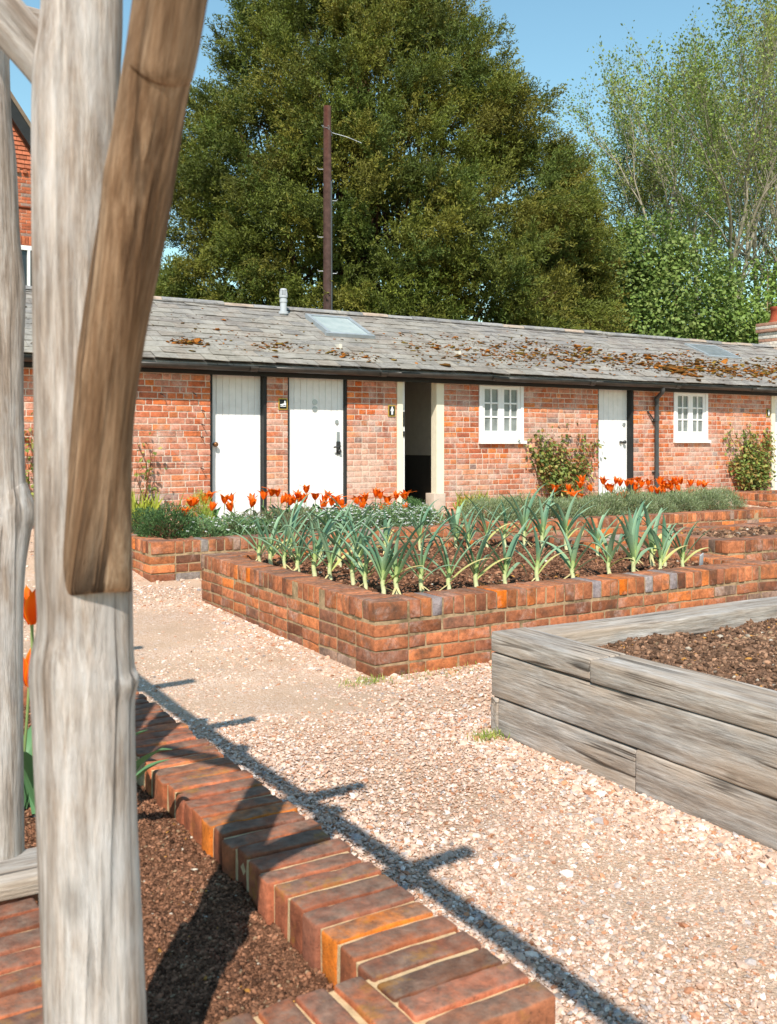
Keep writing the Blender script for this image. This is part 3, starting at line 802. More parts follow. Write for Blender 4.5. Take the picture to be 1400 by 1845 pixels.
# vent pipe
vp = MB(); vb = (5.92, 12.72)
for zz0, zz1, r in ((3.0, 3.36, .048), (3.12, 3.16, .07), (3.29, 3.33, .056), (3.36, 3.385, .060)):
    V, F = tube([(*vb, zz0), (*vb, zz1)], r, 18); vp.add(V, F)
for q in range(12):
    a = q/12*2*PI; V, F = tube([(vb[0]+.052*math.cos(a), vb[1]+.052*math.sin(a), 3.38), (vb[0]+.042*math.cos(a), vb[1]+.042*math.sin(a), 3.47)], .009, 5); vp.add(V, F)
V, F = tube([(*vb, 3.465), (*vb, 3.485)], [.052, .044], 18); vp.add(V, F)
part('vent_pipe', vp, 'vent', True)
# chimney stack and pot
ck = MB(); cu, cv = 17.22, 13.0
for q in range(10):
    zz = 3.08+q*.066; ww = .26 if q < 7 else .30
    for (x0, x1) in ((-1, -.34), (-.32, .33), (.35, 1)) if q % 2 else ((-1, 0), (.02, 1)):
        col = np.array(random.choice([(.66, .60, .54), (.6, .46, .38), (.45, .25, .18), (.68, .64, .58)]))
        add_brick(ck, (cu+(x0+x1)/2*ww, cv, zz+.03), ((x1-x0)*ww, ww*2, .058), col, 'lo')
ck.box(cu-.25, cu+.25, cv-.25, cv+.25, 2.9, 3.735, (.5, .42, .34))
cko = part('chimney', ck, 'brick_far', True)
pt = MB(); V, F = tube([(cu, cv, 3.73), (cu, cv, 3.78), (cu, cv, 3.8), (cu, cv, 4.0), (cu, cv, 4.02), (cu, cv, 4.07)], [.17, .165, .14, .125, .15, .15], 20); pt.add(V, F, lin(150, 74, 52))
part('chimney_pot', pt, 'lantile', True, cko)

# ---------------- doors
def plank_door(u0, u1, z0, z1, y, n, mb=None):
    m_ = mb or MB(); w = (u1-u0)/n
    for q in range(n):
        a, b = u0+q*w+.0012, u0+(q+1)*w-.0012; e = .004
        y_ = y+random.gauss(0, .0008)
        V = [(x, yy, z_) for z_ in (z0, z1) for x, yy in ((a, y_+.03), (a, y_+e), (a+e, y_), (b-e, y_), (b, y_+e), (b, y_+.03))]
        m_.add(V, [np.array([(k, (k+1) % 6, 6+(k+1) % 6, 6+k) for k in range(6)]), np.array([[5, 4, 3, 2, 1, 0], [6, 7, 8, 9, 10, 11]])])
    return m_
def sphere_at(m_, c, r, sc=(1, 1, 1)):
    V, F = ICO2; m_.add(V*r*np.array(sc)+np.array(c), [F])
def frame3(u0, u1, z0, z1, wl, wr, y0, y1, mat, wt=.05):
    m_ = MB()
    m_.box(u0+.003, u0+wl, y0, y1, z0, z1-.001); m_.box(u1-wr, u1-.003, y0, y1, z0, z1-.001); m_.box(u0+wl, u1-wr, y0+.002, y1, z1-wt, z1-.002)
    return part('door_frame', m_, mat)
YD = W+.115
for a, b in ((4.245, 4.98), (5.28, 6.095), (6.9, 7.655), (10.565, 11.295), (14.665, 15.495)):
    m_ = MB(); P = RB_LO((b-a-.004, .26, .10)); m_.add(P+np.array(((a+b)/2, W+.10, .283)), [RB_LO_F]); part('threshold', m_, 'stone', True)
# plain door with a bronze knob (far left)
frame3(4.24, 4.99, .33, ZT, .032, .038, W+.012, W+.16, 'black', .055)
d = part('door', plank_door(4.274, 4.950, .345, 2.113, YD, 8), 'white'); d['label'] = 'white plank door with bronze knob'
m_ = MB(); V, F = tube([(4.335, YD, 1.255), (4.335, YD-.04, 1.255)], [.022, .012], 12); m_.add(V, F); sphere_at(m_, (4.335, YD-.055, 1.255), .032, (1, .75, 1))
part('knob', m_, 'brass', True, d); m_ = MB(); m_.box(4.255, 4.272, W+.008, W+.02, 1.225, 1.285); part('keep', m_, 'iron', False, d)
# door with lever handle
frame3(5.275, 6.135, .33, ZT, .022, .026, W+.012, W+.16, 'black', .035)
YD2 = W+.06
d = part('door', plank_door(5.30, 6.107, .345, 2.132, YD2, 9), 'white'); d['label'] = 'white plank door with lever handle and two round plates'
for zz in (1.80, 1.71):
    m_ = MB(); V, F = tube([(5.685, YD2+.002, zz), (5.685, YD2-.008, zz)], .036, 20); m_.add(V, F); part('round_plate', m_, 'steel', False, d)
m_ = MB(); V, F = tube([(6.0, YD2+.002, 1.55), (6.0, YD2-.02, 1.55)], .026, 14); m_.add(V, F); part('lock', m_, 'steel', False, d)
m_ = MB(); m_.box(6.005, 6.045, YD2-.012, YD2+.001, 1.30, 1.42); part('push_plate', m_, 'steel', False, d)
m_ = MB(); m_.box(6.0, 6.055, YD2-.015, YD2+.001, 1.12, 1.29)
V, F = tube([(6.03, YD2-.01, 1.23), (6.03, YD2-.06, 1.23), (6.0, YD2-.07, 1.225), (5.93, YD2-.065, 1.215)], .011, 8); m_.add(V, F)
sphere_at(m_, (6.03, YD2-.04, 1.17), .024); part('handle', m_, 'iron', False, d)
# open gents doorway: cream posts, leaf swung inwards
m_ = MB(); m_.box(6.898, 6.985, W-.012, W+.20, .33, ZT-.001); m_.box(6.985, 7.005, W+.03, W+.20, .33, ZT-.002)
m_.box(7.535, 7.66, W-.014, W+.12, .57, ZT-.001)
m_.box(7.005, 7.535, W+.02, W+.2, ZT-.035, ZT-.003)
part('door_frame', m_, 'cream')
m_ = MB(); V = RB_MD_F; mkk = RB_MD((.19, .22, .24)); m_.add(mkk+np.array((7.585, W+.085, .45)), [RB_MD_F]); part('plinth_stone', m_, 'stone', True)
m_ = MB(); m_.box(7.012, 7.055, W+.055, W+.80, .36, 2.12); d = part('door', m_, 'white'); d['label'] = 'white door standing open inwards'
m_ = MB(); m_.box(7.02, 7.05, W+.045, W+.056, 1.50, 1.70); m_.box(7.02, 7.05, W+.04, W+.056, 1.36, 1.43); part('latch', m_, 'iron', False, d)
# narrow white door by the drainpipe
frame3(10.56, 11.325, .33, ZT, .02, .036, W+.012, W+.16, 'black', .04)
d = part('door', plank_door(10.582, 11.287, .345, 2.127, YD, 7), 'white'); d['label'] = 'white plank door with small black knob'
m_ = MB(); sphere_at(m_, (11.19, YD-.05, 1.285), .03, (1, .8, 1)); V, F = tube([(11.19, YD, 1.285), (11.19, YD-.04, 1.285)], .014, 10); m_.add(V, F); sphere_at(m_, (11.12, YD-.03, 1.285), .022)
V, F = tube([(11.12, YD, 1.285), (11.19, YD-.03, 1.285)], .009, 8); m_.add(V, F); part('knob', m_, 'iron', True, d)
m_ = MB(); V, F = tube([(11.21, YD+.002, 1.565), (11.21, YD-.015, 1.565)], .03, 16); m_.add(V, F); part('lock', m_, 'steel', False, d)
# doorway at the right edge
m_ = MB(); m_.box(14.663, 14.76, W-.012, W+.2, .33, ZT-.001); m_.box(15.40, 15.497, W-.012, W+.2, .33, ZT-.001); m_.box(14.76, 15.40, W-.01, W+.2, ZT-.05, ZT-.002); part('door_frame', m_, 'cream')
d = part('door', plank_door(14.765, 15.395, .345, 2.115, W+.10, 7), 'white'); m_ = MB(); sphere_at(m_, (15.3, W+.06, 1.2), .03); part('knob', m_, 'iron', True, d)

# ---------------- windows: two casements of 2 x 3 panes
def window(u0, u1, z0, z1):
    m_ = MB(); y0, y1 = W-.012, W+.12; f = .05
    m_.box(u0, u0+f, y0, y1, z0, z1); m_.box(u1-f, u1, y0, y1, z0, z1); m_.box(u0+f, u1-f, y0+.002, y1, z1-.075, z1-.001); m_.box(u0+f, u1-f, y0+.002, y1, z0+.001, z0+.09)
    w = part('window', m_, 'white_frame'); um = (u0+u1)/2
    s = MB(); s.box(u0-.012, u1+.03, W-.05, W+.05, z0-.045, z0-.001); part('sill', s, 'white_frame', False, w)
    for a, b in ((u0+f+.002, um-.001), (um+.001, u1-f-.002)):
        c = MB(); za, zb = z0+.092, z1-.077; st = .052; ya, yb = W+.006, W+.05
        c.box(a, a+st, ya, yb, za, zb); c.box(b-st, b, ya, yb, za, zb); c.box(a+st, b-st, ya+.002, yb, zb-.045, zb-.001); c.box(a+st, b-st, ya+.002, yb, za+.001, za+.05)
        gm = .011; mid = (a+b)/2
        c.box(mid-gm, mid+gm, ya+.006, yb, za+.05, zb-.045); hh = (zb-.045-za-.05)/3
        for q in (1, 2):
            zc = za+.05+hh*q; c.box(a+st, mid-gm, ya+.008, yb, zc-gm, zc+gm); c.box(mid+gm, b-st, ya+.008, yb, zc-gm, zc+gm)
        cs = part('casement', c, 'white_frame', False, w)
    g_ = MB()
    for a, b in ((u0+f+.05, um-.05), (um+.05, u1-f-.05)): g_.box(a, b, W+.030, W+.036, z0+.13, z1-.11)
    part('pane', g_, 'glass', False, w)
window(8.275, 9.08, 1.305, 2.168)
window(12.22, 13.03, 1.318, 2.168)
# nails, wires and dry stems left on the wall
m_ = MB()
for (u, z, du, dz) in ((3.62, 1.86, .10, -.13), (4.02, 1.88, .08, -.16), (4.13, 1.67, .03, -.06), (4.13, 1.5, .03, -.06), (4.12, 1.35, .03, -.05), (4.12, .97, .04, -.05), (4.1, .62, .04, -.05)):
    m_ = MB(); V, F = tube([(u, W+.01, z), (u+du*.25, W-.06, z+dz*.2), (u+du*.3, W-.075, z+dz*.35)], .006, 5); m_.add(V, F); part('wall_nail', m_, 'iron', False)
m_ = MB()
for zz in (1.42, 1.02, .70):
    m_ = MB(); V, F = tube([(q, W-.02, zz+.004*math.sin(q*3)) for q in np.linspace(2.2, 4.15, 12)], .0022, 4); m_.add(V, F); part('training_wire', m_, 'iron', False)

# ---------------- signs on the wall
def disc(m_, c, rx, rz, y, n=20):
    V = [(c[0]+rx*math.cos(a), y, c[1]+rz*math.sin(a)) for a in np.arange(n)/n*2*PI]; m_.add(V+[(x, y+.003, z_) for x, _, z_ in V], [np.array([list(range(n))]), np.array([(k, k+n, (k+1) % n+n, (k+1) % n) for k in range(n)])])
def poly(m_, pts, y):
    n = len(pts); V = [(x, y, z_) for x, z_ in pts]+[(x, y+.003, z_) for x, z_ in pts]
    m_.add(V, [np.array([list(range(n))]), np.array([(k, k+n, (k+1) % n+n, (k+1) % n) for k in range(n)])])
def sign(label, u, z, w, h, draw):
    t = thing('toilet_sign', label, 'sign', (u, W-.012, z)); b = tuple(t.location)
    m_ = MB(); m_.box(u-w/2, u+w/2, W-.014, W-.003, z-h/2, z+h/2); m_.build('edging', M['gold'], t, False, b)
    m_ = MB(); m_.box(u-w/2+.012, u+w/2-.012, W-.018, W-.013, z-h/2+.012, z+h/2-.012); m_.build('board', M['signblack'], t, False, b)
    m_ = MB(); draw(m_, u, z, W-.022); m_.build('pictogram', M['signwhite'], t, False, b)
def baby(m_, u, z, y):
    disc(m_, (u-.0311, z-.0089), 0.0081, 0.0081, y)                      # baby's head
    poly(m_, [(u-.0222, z-.0178), (u, z-.0178), (u+.0089, z-.0044), (u, z+.003), (u-.0207, z-.003)], y)
    disc(m_, (u+.0237, z+.0311), 0.0089, 0.0089, y)                      # carer bending over
    poly(m_, [(u, z-.0089), (u+.037, z-.0178), (u+.0385, z+.0089), (u+.0296, z+.0222), (u+.0178, z+.0207), (u+.0074, z+.0059)], y-.0005)
    poly(m_, [(u-.0385, z-.0326), (u+.0385, z-.0326), (u+.0385, z-.0237), (u-.0385, z-.0237)], y)
def man(m_, u, z, y):
    disc(m_, (u, z+.0459), 0.0104, 0.0111, y)
    poly(m_, [(u-.0148, z+.0333), (u-.0266, z-.0037), (u-.0192, z-.0059), (u-.0118, z+.0133), (u-.0133, z-.0518), (u-.003, z-.0518), (u, z-.0111),
              (u+.003, z-.0518), (u+.0133, z-.0518), (u+.0118, z+.0133), (u+.0192, z-.0059), (u+.0266, z-.0037), (u+.0148, z+.0333)][::-1], y)
def woman(m_, u, z, y):
    disc(m_, (u, z+.0459), 0.0104, 0.0111, y)
    poly(m_, [(u-.0104, z+.0333), (u-.0252, z-.0015), (u-.0178, z-.0044), (u-.0104, z+.0089), (u-.0192, z-.0259), (u-.0089, z-.0259), (u-.0081, z-.0518),
              (u+.0081, z-.0518), (u+.0089, z-.0259), (u+.0192, z-.0259), (u+.0104, z+.0089), (u+.0178, z-.0044), (u+.0252, z-.0015), (u+.0104, z+.0333)][::-1], y)
sign('small black sign with baby changing figures between two white doors', 5.20, 1.765, .122, .142, baby)
sign('small black sign with a standing man beside the open doorway', 6.81, 1.705, .112, .15, man)
sign('small black sign with a woman figure at the far right doorway', 14.58, 1.80, .105, .145, woman)

# ------------------------------------------------------------------ leeks
def strip(mb, path, widths, side, cols, fold=.25):
    """leaf blade: three vertices across (edge, keel, edge)"""
    P = np.asarray(path); n = len(P); T = np.gradient(P, axis=0); T /= np.linalg.norm(T, axis=1)[:, None]+1e-9
    S = np.tile(np.asarray(side, float), (n, 1)); S -= (S*T).sum(1)[:, None]*T; S /= np.linalg.norm(S, axis=1)[:, None]+1e-9
    N_ = np.cross(T, S); w = np.asarray(widths)[:, None]
    V = np.stack([P-S*w/2+N_*w*fold, P, P+S*w/2+N_*w*fold], 1).reshape(-1, 3)
    A = np.arange(n-1)*3
    F = np.concatenate([np.stack([A, A+1, A+4, A+3], 1), np.stack([A+1, A+2, A+5, A+4], 1)])
    mb.add(V, [F], np.repeat(np.asarray(cols), 3, axis=0))
LK_G = np.array(lin(136, 165, 132)); LK_D = np.array(lin(102, 138, 110)); LK_Y = np.array(lin(196, 200, 120)); LK_W = np.array(lin(216, 210, 166)); LK_DRY = np.array(lin(214, 196, 140))
def make_leek(seed, tall):
    r = random.Random(seed)
    t = thing('leek', 'leek', 'leek', (0, 0, 0))
    sh = r.uniform(.10, .15); m_ = MB(); n = 9
    P = [(.004*math.sin(k), .003*math.cos(k*2), -.03+k*(sh+.06)/(n-1)) for k in range(n)]
    V, F = tube(P, [.0125, .0135, .0135, .013, .0125, .0125, .0125, .0125, .011], 10)
    f = np.clip((V[:, 2])/(sh+.03), 0, 1)[:, None]; m_.add(V, F, LK_W*(1-f)+np.array(lin(158, 178, 106))*f)
    m_.build('shank', M['stem'], t, True)
    m_ = MB(); a0 = r.uniform(0, .5); nl = r.choice((6, 7, 7, 8))
    for k in range(nl):
        fr = k/(nl-1)                                   # 0 = outer and low, 1 = inner and upright
        az = a0+(PI if k % 2 else 0)+r.gauss(0, .36)
        L = (.34+.20*math.sin(fr*PI*.8+.3))*tall*r.uniform(.85, 1.12)
        el = math.radians(44+40*fr+r.gauss(0, 5)); droop = (1.55-1.1*fr)*r.uniform(.45, 1.3)
        kink = r.uniform(.45, .8) if r.random() < .3 else 9
        d = np.array([math.cos(az), math.sin(az), 0]); z = sh*(.55+.55*fr); p = np.array([0, 0, z])+d*.006; path = []; n = 16
        for q in range(n):
            s_ = q/(n-1); e = el-droop*s_**1.7-(1.3*min(1, max(0, (s_-kink)/.08)) if s_ > kink else 0)
            path.append(p.copy()); p = p+(d*math.cos(e)+np.array([0, 0, 1])*math.sin(e))*L/(n-1)
        path = np.array(path); path[:, 2] = np.maximum(path[:, 2], .012+.01*np.arange(n)/n)
        s_ = np.linspace(0, 1, n); w = r.uniform(.030, .041)*np.minimum(1, .62+s_*2)*np.clip(1-s_**2.6, .02, 1)
        tw = r.gauss(0, .5); side = np.array([-d[1], d[0], 0])*math.cos(tw*.4)+np.array([0, 0, 1])*math.sin(tw*.4)*.4
        gr = LK_G*(r.uniform(.85, 1.15)) if r.random() < .75 else LK_D
        b = np.clip(1-s_*3.2, 0, 1)[:, None]; cols = gr*(1-b)+np.array(lin(160, 182, 116))*b
        if k == 0 and r.random() < .55: cols = LK_Y*(1-s_[:, None])+LK_DRY*s_[:, None]
        strip(m_, path, w, side, cols, .16+.25*fr)
    m_.build('foliage', M['leek'], t, True)
    # dry outer sheath lying at the foot
    m_ = MB()
    for q in range(2):
        az = r.uniform(0, 6.28); d = np.array([math.cos(az), math.sin(az), 0]); L = r.uniform(.05, .11)
        path = [np.array([0, 0, .05])+d*(.012+L*s_)+np.array([0, 0, -.045*s_]) for s_ in np.linspace(0, 1, 6)]
        strip(m_, path, [.012, .014, .012, .01, .008, .003], (-d[1], d[0], 0), np.tile(LK_DRY*r.uniform(.7, 1), (6, 1)), .1)
    m_.build('dry_sheath', M['stem'], t, True)
    return t
LV = [make_leek(40+k, .70+.08*(k % 3-1)) for k in range(7)]
used = set()
def place_leek(k, x, y, rz, sc, label):
    p = LV[k]
    if k not in used:
        used.add(k); p.location = (x, y, .36); p.rotation_euler = (0, 0, rz); p.scale = (sc,)*3; p['label'] = label; o = p
    else: o = copy_tree(p, (x, y, .36), rz, sc, label)
    o['group'] = 'leeks planted round the brick bed'
ORD = ['first', 'second', 'third', 'fourth', 'fifth', 'sixth', 'seventh', 'eighth', 'ninth', 'tenth', 'eleventh', 'twelfth']
lr = random.Random(3)
for q, (x, y) in enumerate([(2.92, 6.7), (2.94, 6.54), (2.95, 6.32), (2.93, 6.06), (2.93, 5.81), (2.98, 5.68), (2.98, 5.37), (2.98, 5.21), (2.96, 4.96), (3.02, 4.91)]):
    place_leek(q % 7, x, y, -.55+lr.gauss(0, .45), lr.uniform(.95, 1.2), '%s leek along the left wall of its bed, counted from the far end' % ORD[q])
for q, (x, y) in enumerate([(3.19, 4.9), (3.37, 4.87), (3.56, 4.85), (3.77, 4.83), (4.02, 4.82), (4.32, 4.82), (4.63, 4.81), (4.86, 4.81), (5.13, 4.82), (5.34, 4.81)]):
    place_leek((q*3+2) % 7, x, y, -.55+lr.gauss(0, .5), lr.uniform(.9, 1.15), '%s leek in the front row, counted from the near bed corner' % ORD[q])
for q, (x, y) in enumerate([(4.82, 6.86), (4.87, 6.75), (5.06, 6.74), (5.27, 6.76), (5.42, 6.67), (5.47, 6.49), (5.5, 6.22), (5.45, 5.79), (5.4, 5.36), (5.45, 5.21), (5.51, 5.14), (3.25, 6.85), (3.4, 6.65), (3.37, 6.28), (3.41, 6.04), (3.55, 6.9), (3.79, 6.8), (4.1, 6.84), (4.45, 6.86)]):
    place_leek((q*2+1) % 7, x, y, lr.uniform(-1.2, .3), lr.uniform(.95, 1.25), 'leek standing among others in the back rows of the leek bed')
pl = thing('plant_label', 'pale grey plant label leaning over at the right end of the leeks', 'plant label', (5.50, 4.79, .36))
m_ = MB(); mkk = RB_LO((.05, .008, .16)); m_.add(mkk+np.array((0, 0, .06)), [RB_LO_F]); m_.build('tag', M['vent'], pl, True).rotation_euler = (.25, -.35, .2)

# ------------------------------------------------------------------ tulips
TO = [np.array(lin(242, 90, 10)), np.array(lin(250, 122, 14)), np.array(lin(252, 170, 52)), np.array(lin(220, 60, 8))]
def flower_mesh(seed, opn):
    r = random.Random(seed); m_ = MB(); nt, nw = 9, 5
    for k in range(6):
        az = k*PI/3+r.gauss(0, .08); inner = k % 2
        o_ = opn*r.uniform(.7, 1.4); R0 = .030-.004*inner
        V, C = [], []
        for a in range(nt):
            t_ = a/(nt-1)
            rad = .006+R0*math.sin(min(1, t_*1.55)*PI/2)-.006*math.sin(t_*PI)*t_+o_*max(0, t_-.55)**1.6*.9
            z_ = .088*(t_**.92)-o_*.25*max(0, t_-.7)
            wd = .047*math.sin(PI*min(1, (t_*.93+.05))**.85)**.8*(1-.35*t_**3) if t_ < .97 else .002
            for b in range(nw):
                q = (b/(nw-1)-.5); ang = q*wd/max(rad, .016)*.95
                rr_ = rad+abs(q)*.006*(1 if not inner else -.5)
                V.append((rr_*math.cos(az+ang), rr_*math.sin(az+ang), z_-.004*abs(q)))
                C.append(TO[0]*(1-t_*.5)+TO[1]*t_*.5 if abs(q) < .3 else TO[1]*.7+TO[2]*.3)
        i, j = np.meshgrid(np.arange(nt-1), np.arange(nw-1), indexing='ij'); A = (i*nw+j).ravel()
        m_.add(V, [np.stack([A, A+1, A+nw+1, A+nw], 1)], np.array(C)*r.uniform(.82, 1.15))
    return m_
def make_tulip(seed, opn, big=False):
    r = random.Random(seed); t = thing('tulip', 'orange tulip', 'tulip')
    m_ = MB(); V, F = tube([(0, 0, -.02), (.004, .002, .35), (0, .003, .7), (0, 0, 1.0)], [.0042, .004, .0036, .004], 7); m_.add(V, F, lin(124, 140, 84)); m_.build('stem', M['stem'], t, True)
    flower_mesh(seed, opn).build('flower', M['petal'], t, True)
    m_ = MB()
    for k in range(4 if big else 3):
        az = r.uniform(0, 6.28); d = np.array([math.cos(az), math.sin(az), 0]); L = r.uniform(.18, .28)*(1.25 if big else 1); n = 10; p = np.array([0, 0, .0]); path = []
        for q in range(n):
            s_ = q/(n-1); e = math.radians(74)-1.1*s_**1.6*r.uniform(.7, 1.2); path.append(p.copy()); p = p+(d*math.cos(e)+np.array([0, 0, 1])*math.sin(e))*L/(n-1)
        s_ = np.linspace(0, 1, n); strip(m_, path, .048*np.sin(PI*np.clip(s_*.9+.12, 0, 1))**.8+.002, (-d[1], d[0], 0), np.tile(np.array(lin(92, 132, 88))*r.uniform(.85, 1.15), (n, 1)), .25)
    m_.build('foliage', M['leek'], t, True)
    return t
TV = [make_tulip(100+k, o_) for k, o_ in enumerate((.03, .08, .16, .26, .12))]
tused = set()
def place_tulip(k, x, y, z0, zt, label, group, sc=1.0, tilt=None):
    if k in tused: o = copy_tree(TV[k], (x, y, z0), lr.uniform(0, 6.28), 1, label)
    else: tused.add(k); o = TV[k]; o.location = (x, y, z0); o.rotation_euler = (0, 0, lr.uniform(0, 6.28)); o['label'] = label
    o['group'] = group; h = max(.08, zt-.045-z0)
    tx, ty = (lr.gauss(0, .09), lr.gauss(0, .09)) if tilt is None else tilt
    for ch in o.children:
        if ch.name.startswith('stem'): ch.scale = (sc, sc, h); ch.rotation_euler = (tx, ty, 0)
        elif ch.name.startswith('flower'):
            ch.location = Matrix.Rotation(tx, 3, 'X') @ Matrix.Rotation(ty, 3, 'Y') @ Vector((0, 0, h)); ch.rotation_euler = (tx*2.2, ty*2.2, 0); ch.scale = (sc*(.85+.08*(k % 4)),)*2+(sc*(.92+.05*((k*3) % 4)),)
        else: ch.scale = (sc, sc, min(sc, h/.2))
TL = [(3.73, 8.83, .70), (3.85, 8.91, .73), (3.98, 9.05, .75), (4.07, 9.11, .78), (4.18, 9.1, .77), (4.07, 8.94, .72), (4.22, 9.04, .71), (4.21, 8.96, .69), (4.31, 9.05, .72), (4.37, 9.05, .75), (4.35, 8.97, .71), (4.39, 8.94, .71), (4.54, 9.2, .79), (4.54, 9.0, .73), (4.67, 9.05, .74), (4.63, 9.03, .7), (4.51, 8.82, .65), (4.67, 8.92, .67), (4.79, 8.99, .69), (4.79, 8.88, .69), (4.81, 8.81, .66), (4.73, 8.66, .6), (5.05, 8.95, .67), (5.12, 8.98, .67), (5.22, 9.09, .7), (4.9, 8.69, .64), (5.35, 9.16, .73), (5.41, 9.09, .71), (5.37, 8.94, .67), (5.52, 9.03, .71), (5.31, 8.77, .62), (5.13, 8.62, .61), (5.79, 9.15, .7), (5.84, 9.12, .69), (5.49, 8.71, .6)]
for q, (x, y, z) in enumerate(TL):
    lab = 'orange tulip in the crowded row before the white doors'
    if q == 12: lab = 'tallest orange tulip, standing above the row before the lever-handled door'
    if q in (32, 33): lab = 'orange tulip of the pair in front of the dark open doorway'
    place_tulip(q % 5, min(x, 5.75) if q < 34 else x, y, .40, z, lab, 'orange tulips in the left brick bed', 1.14)
for q, ((x, y, z), lab) in enumerate(zip([(3.12, 8.88, .73), (3.2, 8.91, .71), (3.01, 8.56, .65), (3.39, 9.0, .73), (3.47, 9.12, .76), (3.3, 8.74, .68), (3.52, 8.93, .73), (3.71, 9.04, .74), (3.52, 8.69, .67)],
        ['orange tulip above the dark thyme bush, left of a pair', 'orange tulip above the dark thyme bush, right of a pair', 'lowest orange tulip near the thyme bush', 'orange tulip behind the yellow-green fennel, middle of a trio', 'topmost orange tulip of the trio at the fennel', 'lowest orange tulip of the trio at the fennel',
         'orange tulip alone before the left half of the bronze-knobbed door', 'taller orange tulip alone before the bronze-knobbed door', 'low leaning orange tulip before the bronze-knobbed door'])):
    place_tulip((q*2) % 5, x, y, .40, z, lab, 'orange tulips in the left brick bed', 1.14)
TR = [(8.47, 9.25, .81), (8.27, 9.12, .76), (7.94, 8.75, .62), (8.4, 8.96, .72), (8.72, 9.19, .79), (8.94, 9.3, .79), (8.98, 9.26, .8), (8.71, 9.06, .72), (8.67, 8.96, .69), (8.78, 9.03, .72), (9.13, 9.29, .76), (9.09, 9.14, .76), (9.06, 9.04, .71), (9.17, 9.06, .73), (9.53, 9.3, .79), (9.31, 9.11, .74), (9.03, 8.85, .65), (9.59, 9.25, .75), (9.81, 9.25, .78), (9.83, 9.2, .74), (9.43, 9.01, .66), (9.39, 8.88, .67), (9.53, 8.97, .7), (9.49, 8.84, .65), (9.9, 9.15, .71), (10.16, 9.28, .76), (10.07, 9.15, .74), (9.86, 9.01, .69), (9.94, 8.97, .68), (10.0, 9.2, .74), (10.27, 9.11, .73), (10.04, 8.92, .63), (10.2, 8.93, .62), (10.35, 9.12, .73), (10.36, 9.0, .72), (8.58, 8.77, .6), (8.66, 8.72, .64), (7.74, 8.97, .73), (8.11, 9.11, .72), (7.95, 8.86, .66), (9.7, 9.12, .76), (9.25, 9.2, .77), (10.2, 9.2, .76)]
for q, (x, y, z) in enumerate(TR):
    lab = 'orange tulip rising from the grey-green lavender by the drainpipe'
    if q in (2, 37, 38, 39): lab = 'orange tulip before the climber left of the narrow white door'
    place_tulip((q*3+1) % 5, x, y, .40, z, lab, 'orange tulips in the right brick bed', 1.18)
TVn = make_tulip(140, .06, True)
nb = [(.478, 2.40, .40, .895, 'near orange tulip seen between the two grey pergola posts'), (.70, 2.62, .34, .765, 'near orange tulip with only a petal tip showing right of the grey post'), (.485, 2.62, .34, .70, 'low red-orange tulip between the posts, under the taller one'), (.62, 2.3, .34, .62, 'short orange tulip hidden behind the main grey post')]
for q, (x, y, z0, zt, lab) in enumerate(nb):
    if q == 0: TV.append(TVn); place_tulip(5, x, y, z0, zt, lab, 'tulips in the nearest bed', 1.0, (.0, .03))
    else: place_tulip(5, x, y, z0, zt, lab, 'tulips in the nearest bed', 1.0)

# ------------------------------------------------------------------ low plants
def mound(name, label, cat, c, rx, ry, h, n, ll, lw, pal, group=None, up=.5, flowers=0, woody=0, mat='leaf', fw=.012, top=.45):
    t = thing(name, label, cat, c, group); m_ = MB()
    d = rand_dir(n); d[:, 2] = np.abs(d[:, 2]); rad = rng.uniform(.55, 1, n)**.6
    lump = 1+.16*sn(d, 4, rng.integers(1, 9999))+.10*sn(d, 10, rng.integers(1, 9999))
    P = d*np.array([rx, ry, h])*(rad*lump)[:, None]
    D = d*np.array([.8, .8, .5])+np.array([0, 0, up])+rng.normal(0, .38, (n, 3))
    leaves(m_, P, D, rand_dir(n), ll*rng.uniform(.6, 1.3, n), lw*rng.uniform(.7, 1.3, n), mixcol(n, pal, None, .16))
    m_.build('foliage', M[mat], t)
    if woody:
        m_ = MB()
        for _ in range(woody):
            a = rng.uniform(0, 6.28); e = rng.uniform(.2, .9)
            V, F = tube([(0, 0, 0), (rx*.5*math.cos(a)*e, ry*.5*math.sin(a)*e, h*.4), (rx*.95*math.cos(a)*e, ry*.95*math.sin(a)*e, h*.75*(1.1-e*.4))], [.004, .003, .0015], 5)
            m_.add(V, F, np.array(lin(122, 96, 74))*rng.uniform(.7, 1.1))
        m_.build('stems', M['bark'], t)
    if flowers:
        m_ = MB(); d = rand_dir(flowers); d[:, 2] = np.abs(d[:, 2])*1.2+top; d /= np.linalg.norm(d, axis=1)[:, None]
        P = d*np.array([rx, ry, h])*rng.uniform(.95, 1.22, (flowers, 1))
        for q in range(4):
            a = q*PI/2+rng.uniform(0, 1.5, flowers); D = np.stack([np.cos(a), np.sin(a), rng.uniform(-.1, .5, flowers)], 1)
            leaves(m_, P, D, d+rng.normal(0, .3, d.shape), np.full(flowers, fw), np.full(flowers, fw*.8), np.tile((.78, .79, .76), (flowers, 1)))
        m_.build('blossom', M['petal'], t)
    return t
GREY = [lin(112, 130, 98), lin(128, 142, 108), lin(96, 116, 84), lin(144, 148, 122)]
GRN = [lin(84, 116, 64), lin(102, 132, 76), lin(70, 100, 58)]
LAV = [lin(138, 152, 106), lin(150, 162, 120), lin(118, 134, 90), lin(162, 168, 134), lin(130, 138, 88)]
mound('thyme_bush', 'dark green thyme bush with bare woody base at the bed corner', 'bush', (2.72+.12, 8.55, .40), .30, .26, .29, 5200, .026, .009, [lin(74, 102, 56), lin(92, 120, 70), lin(60, 86, 50)], None, .4, 0, 60)
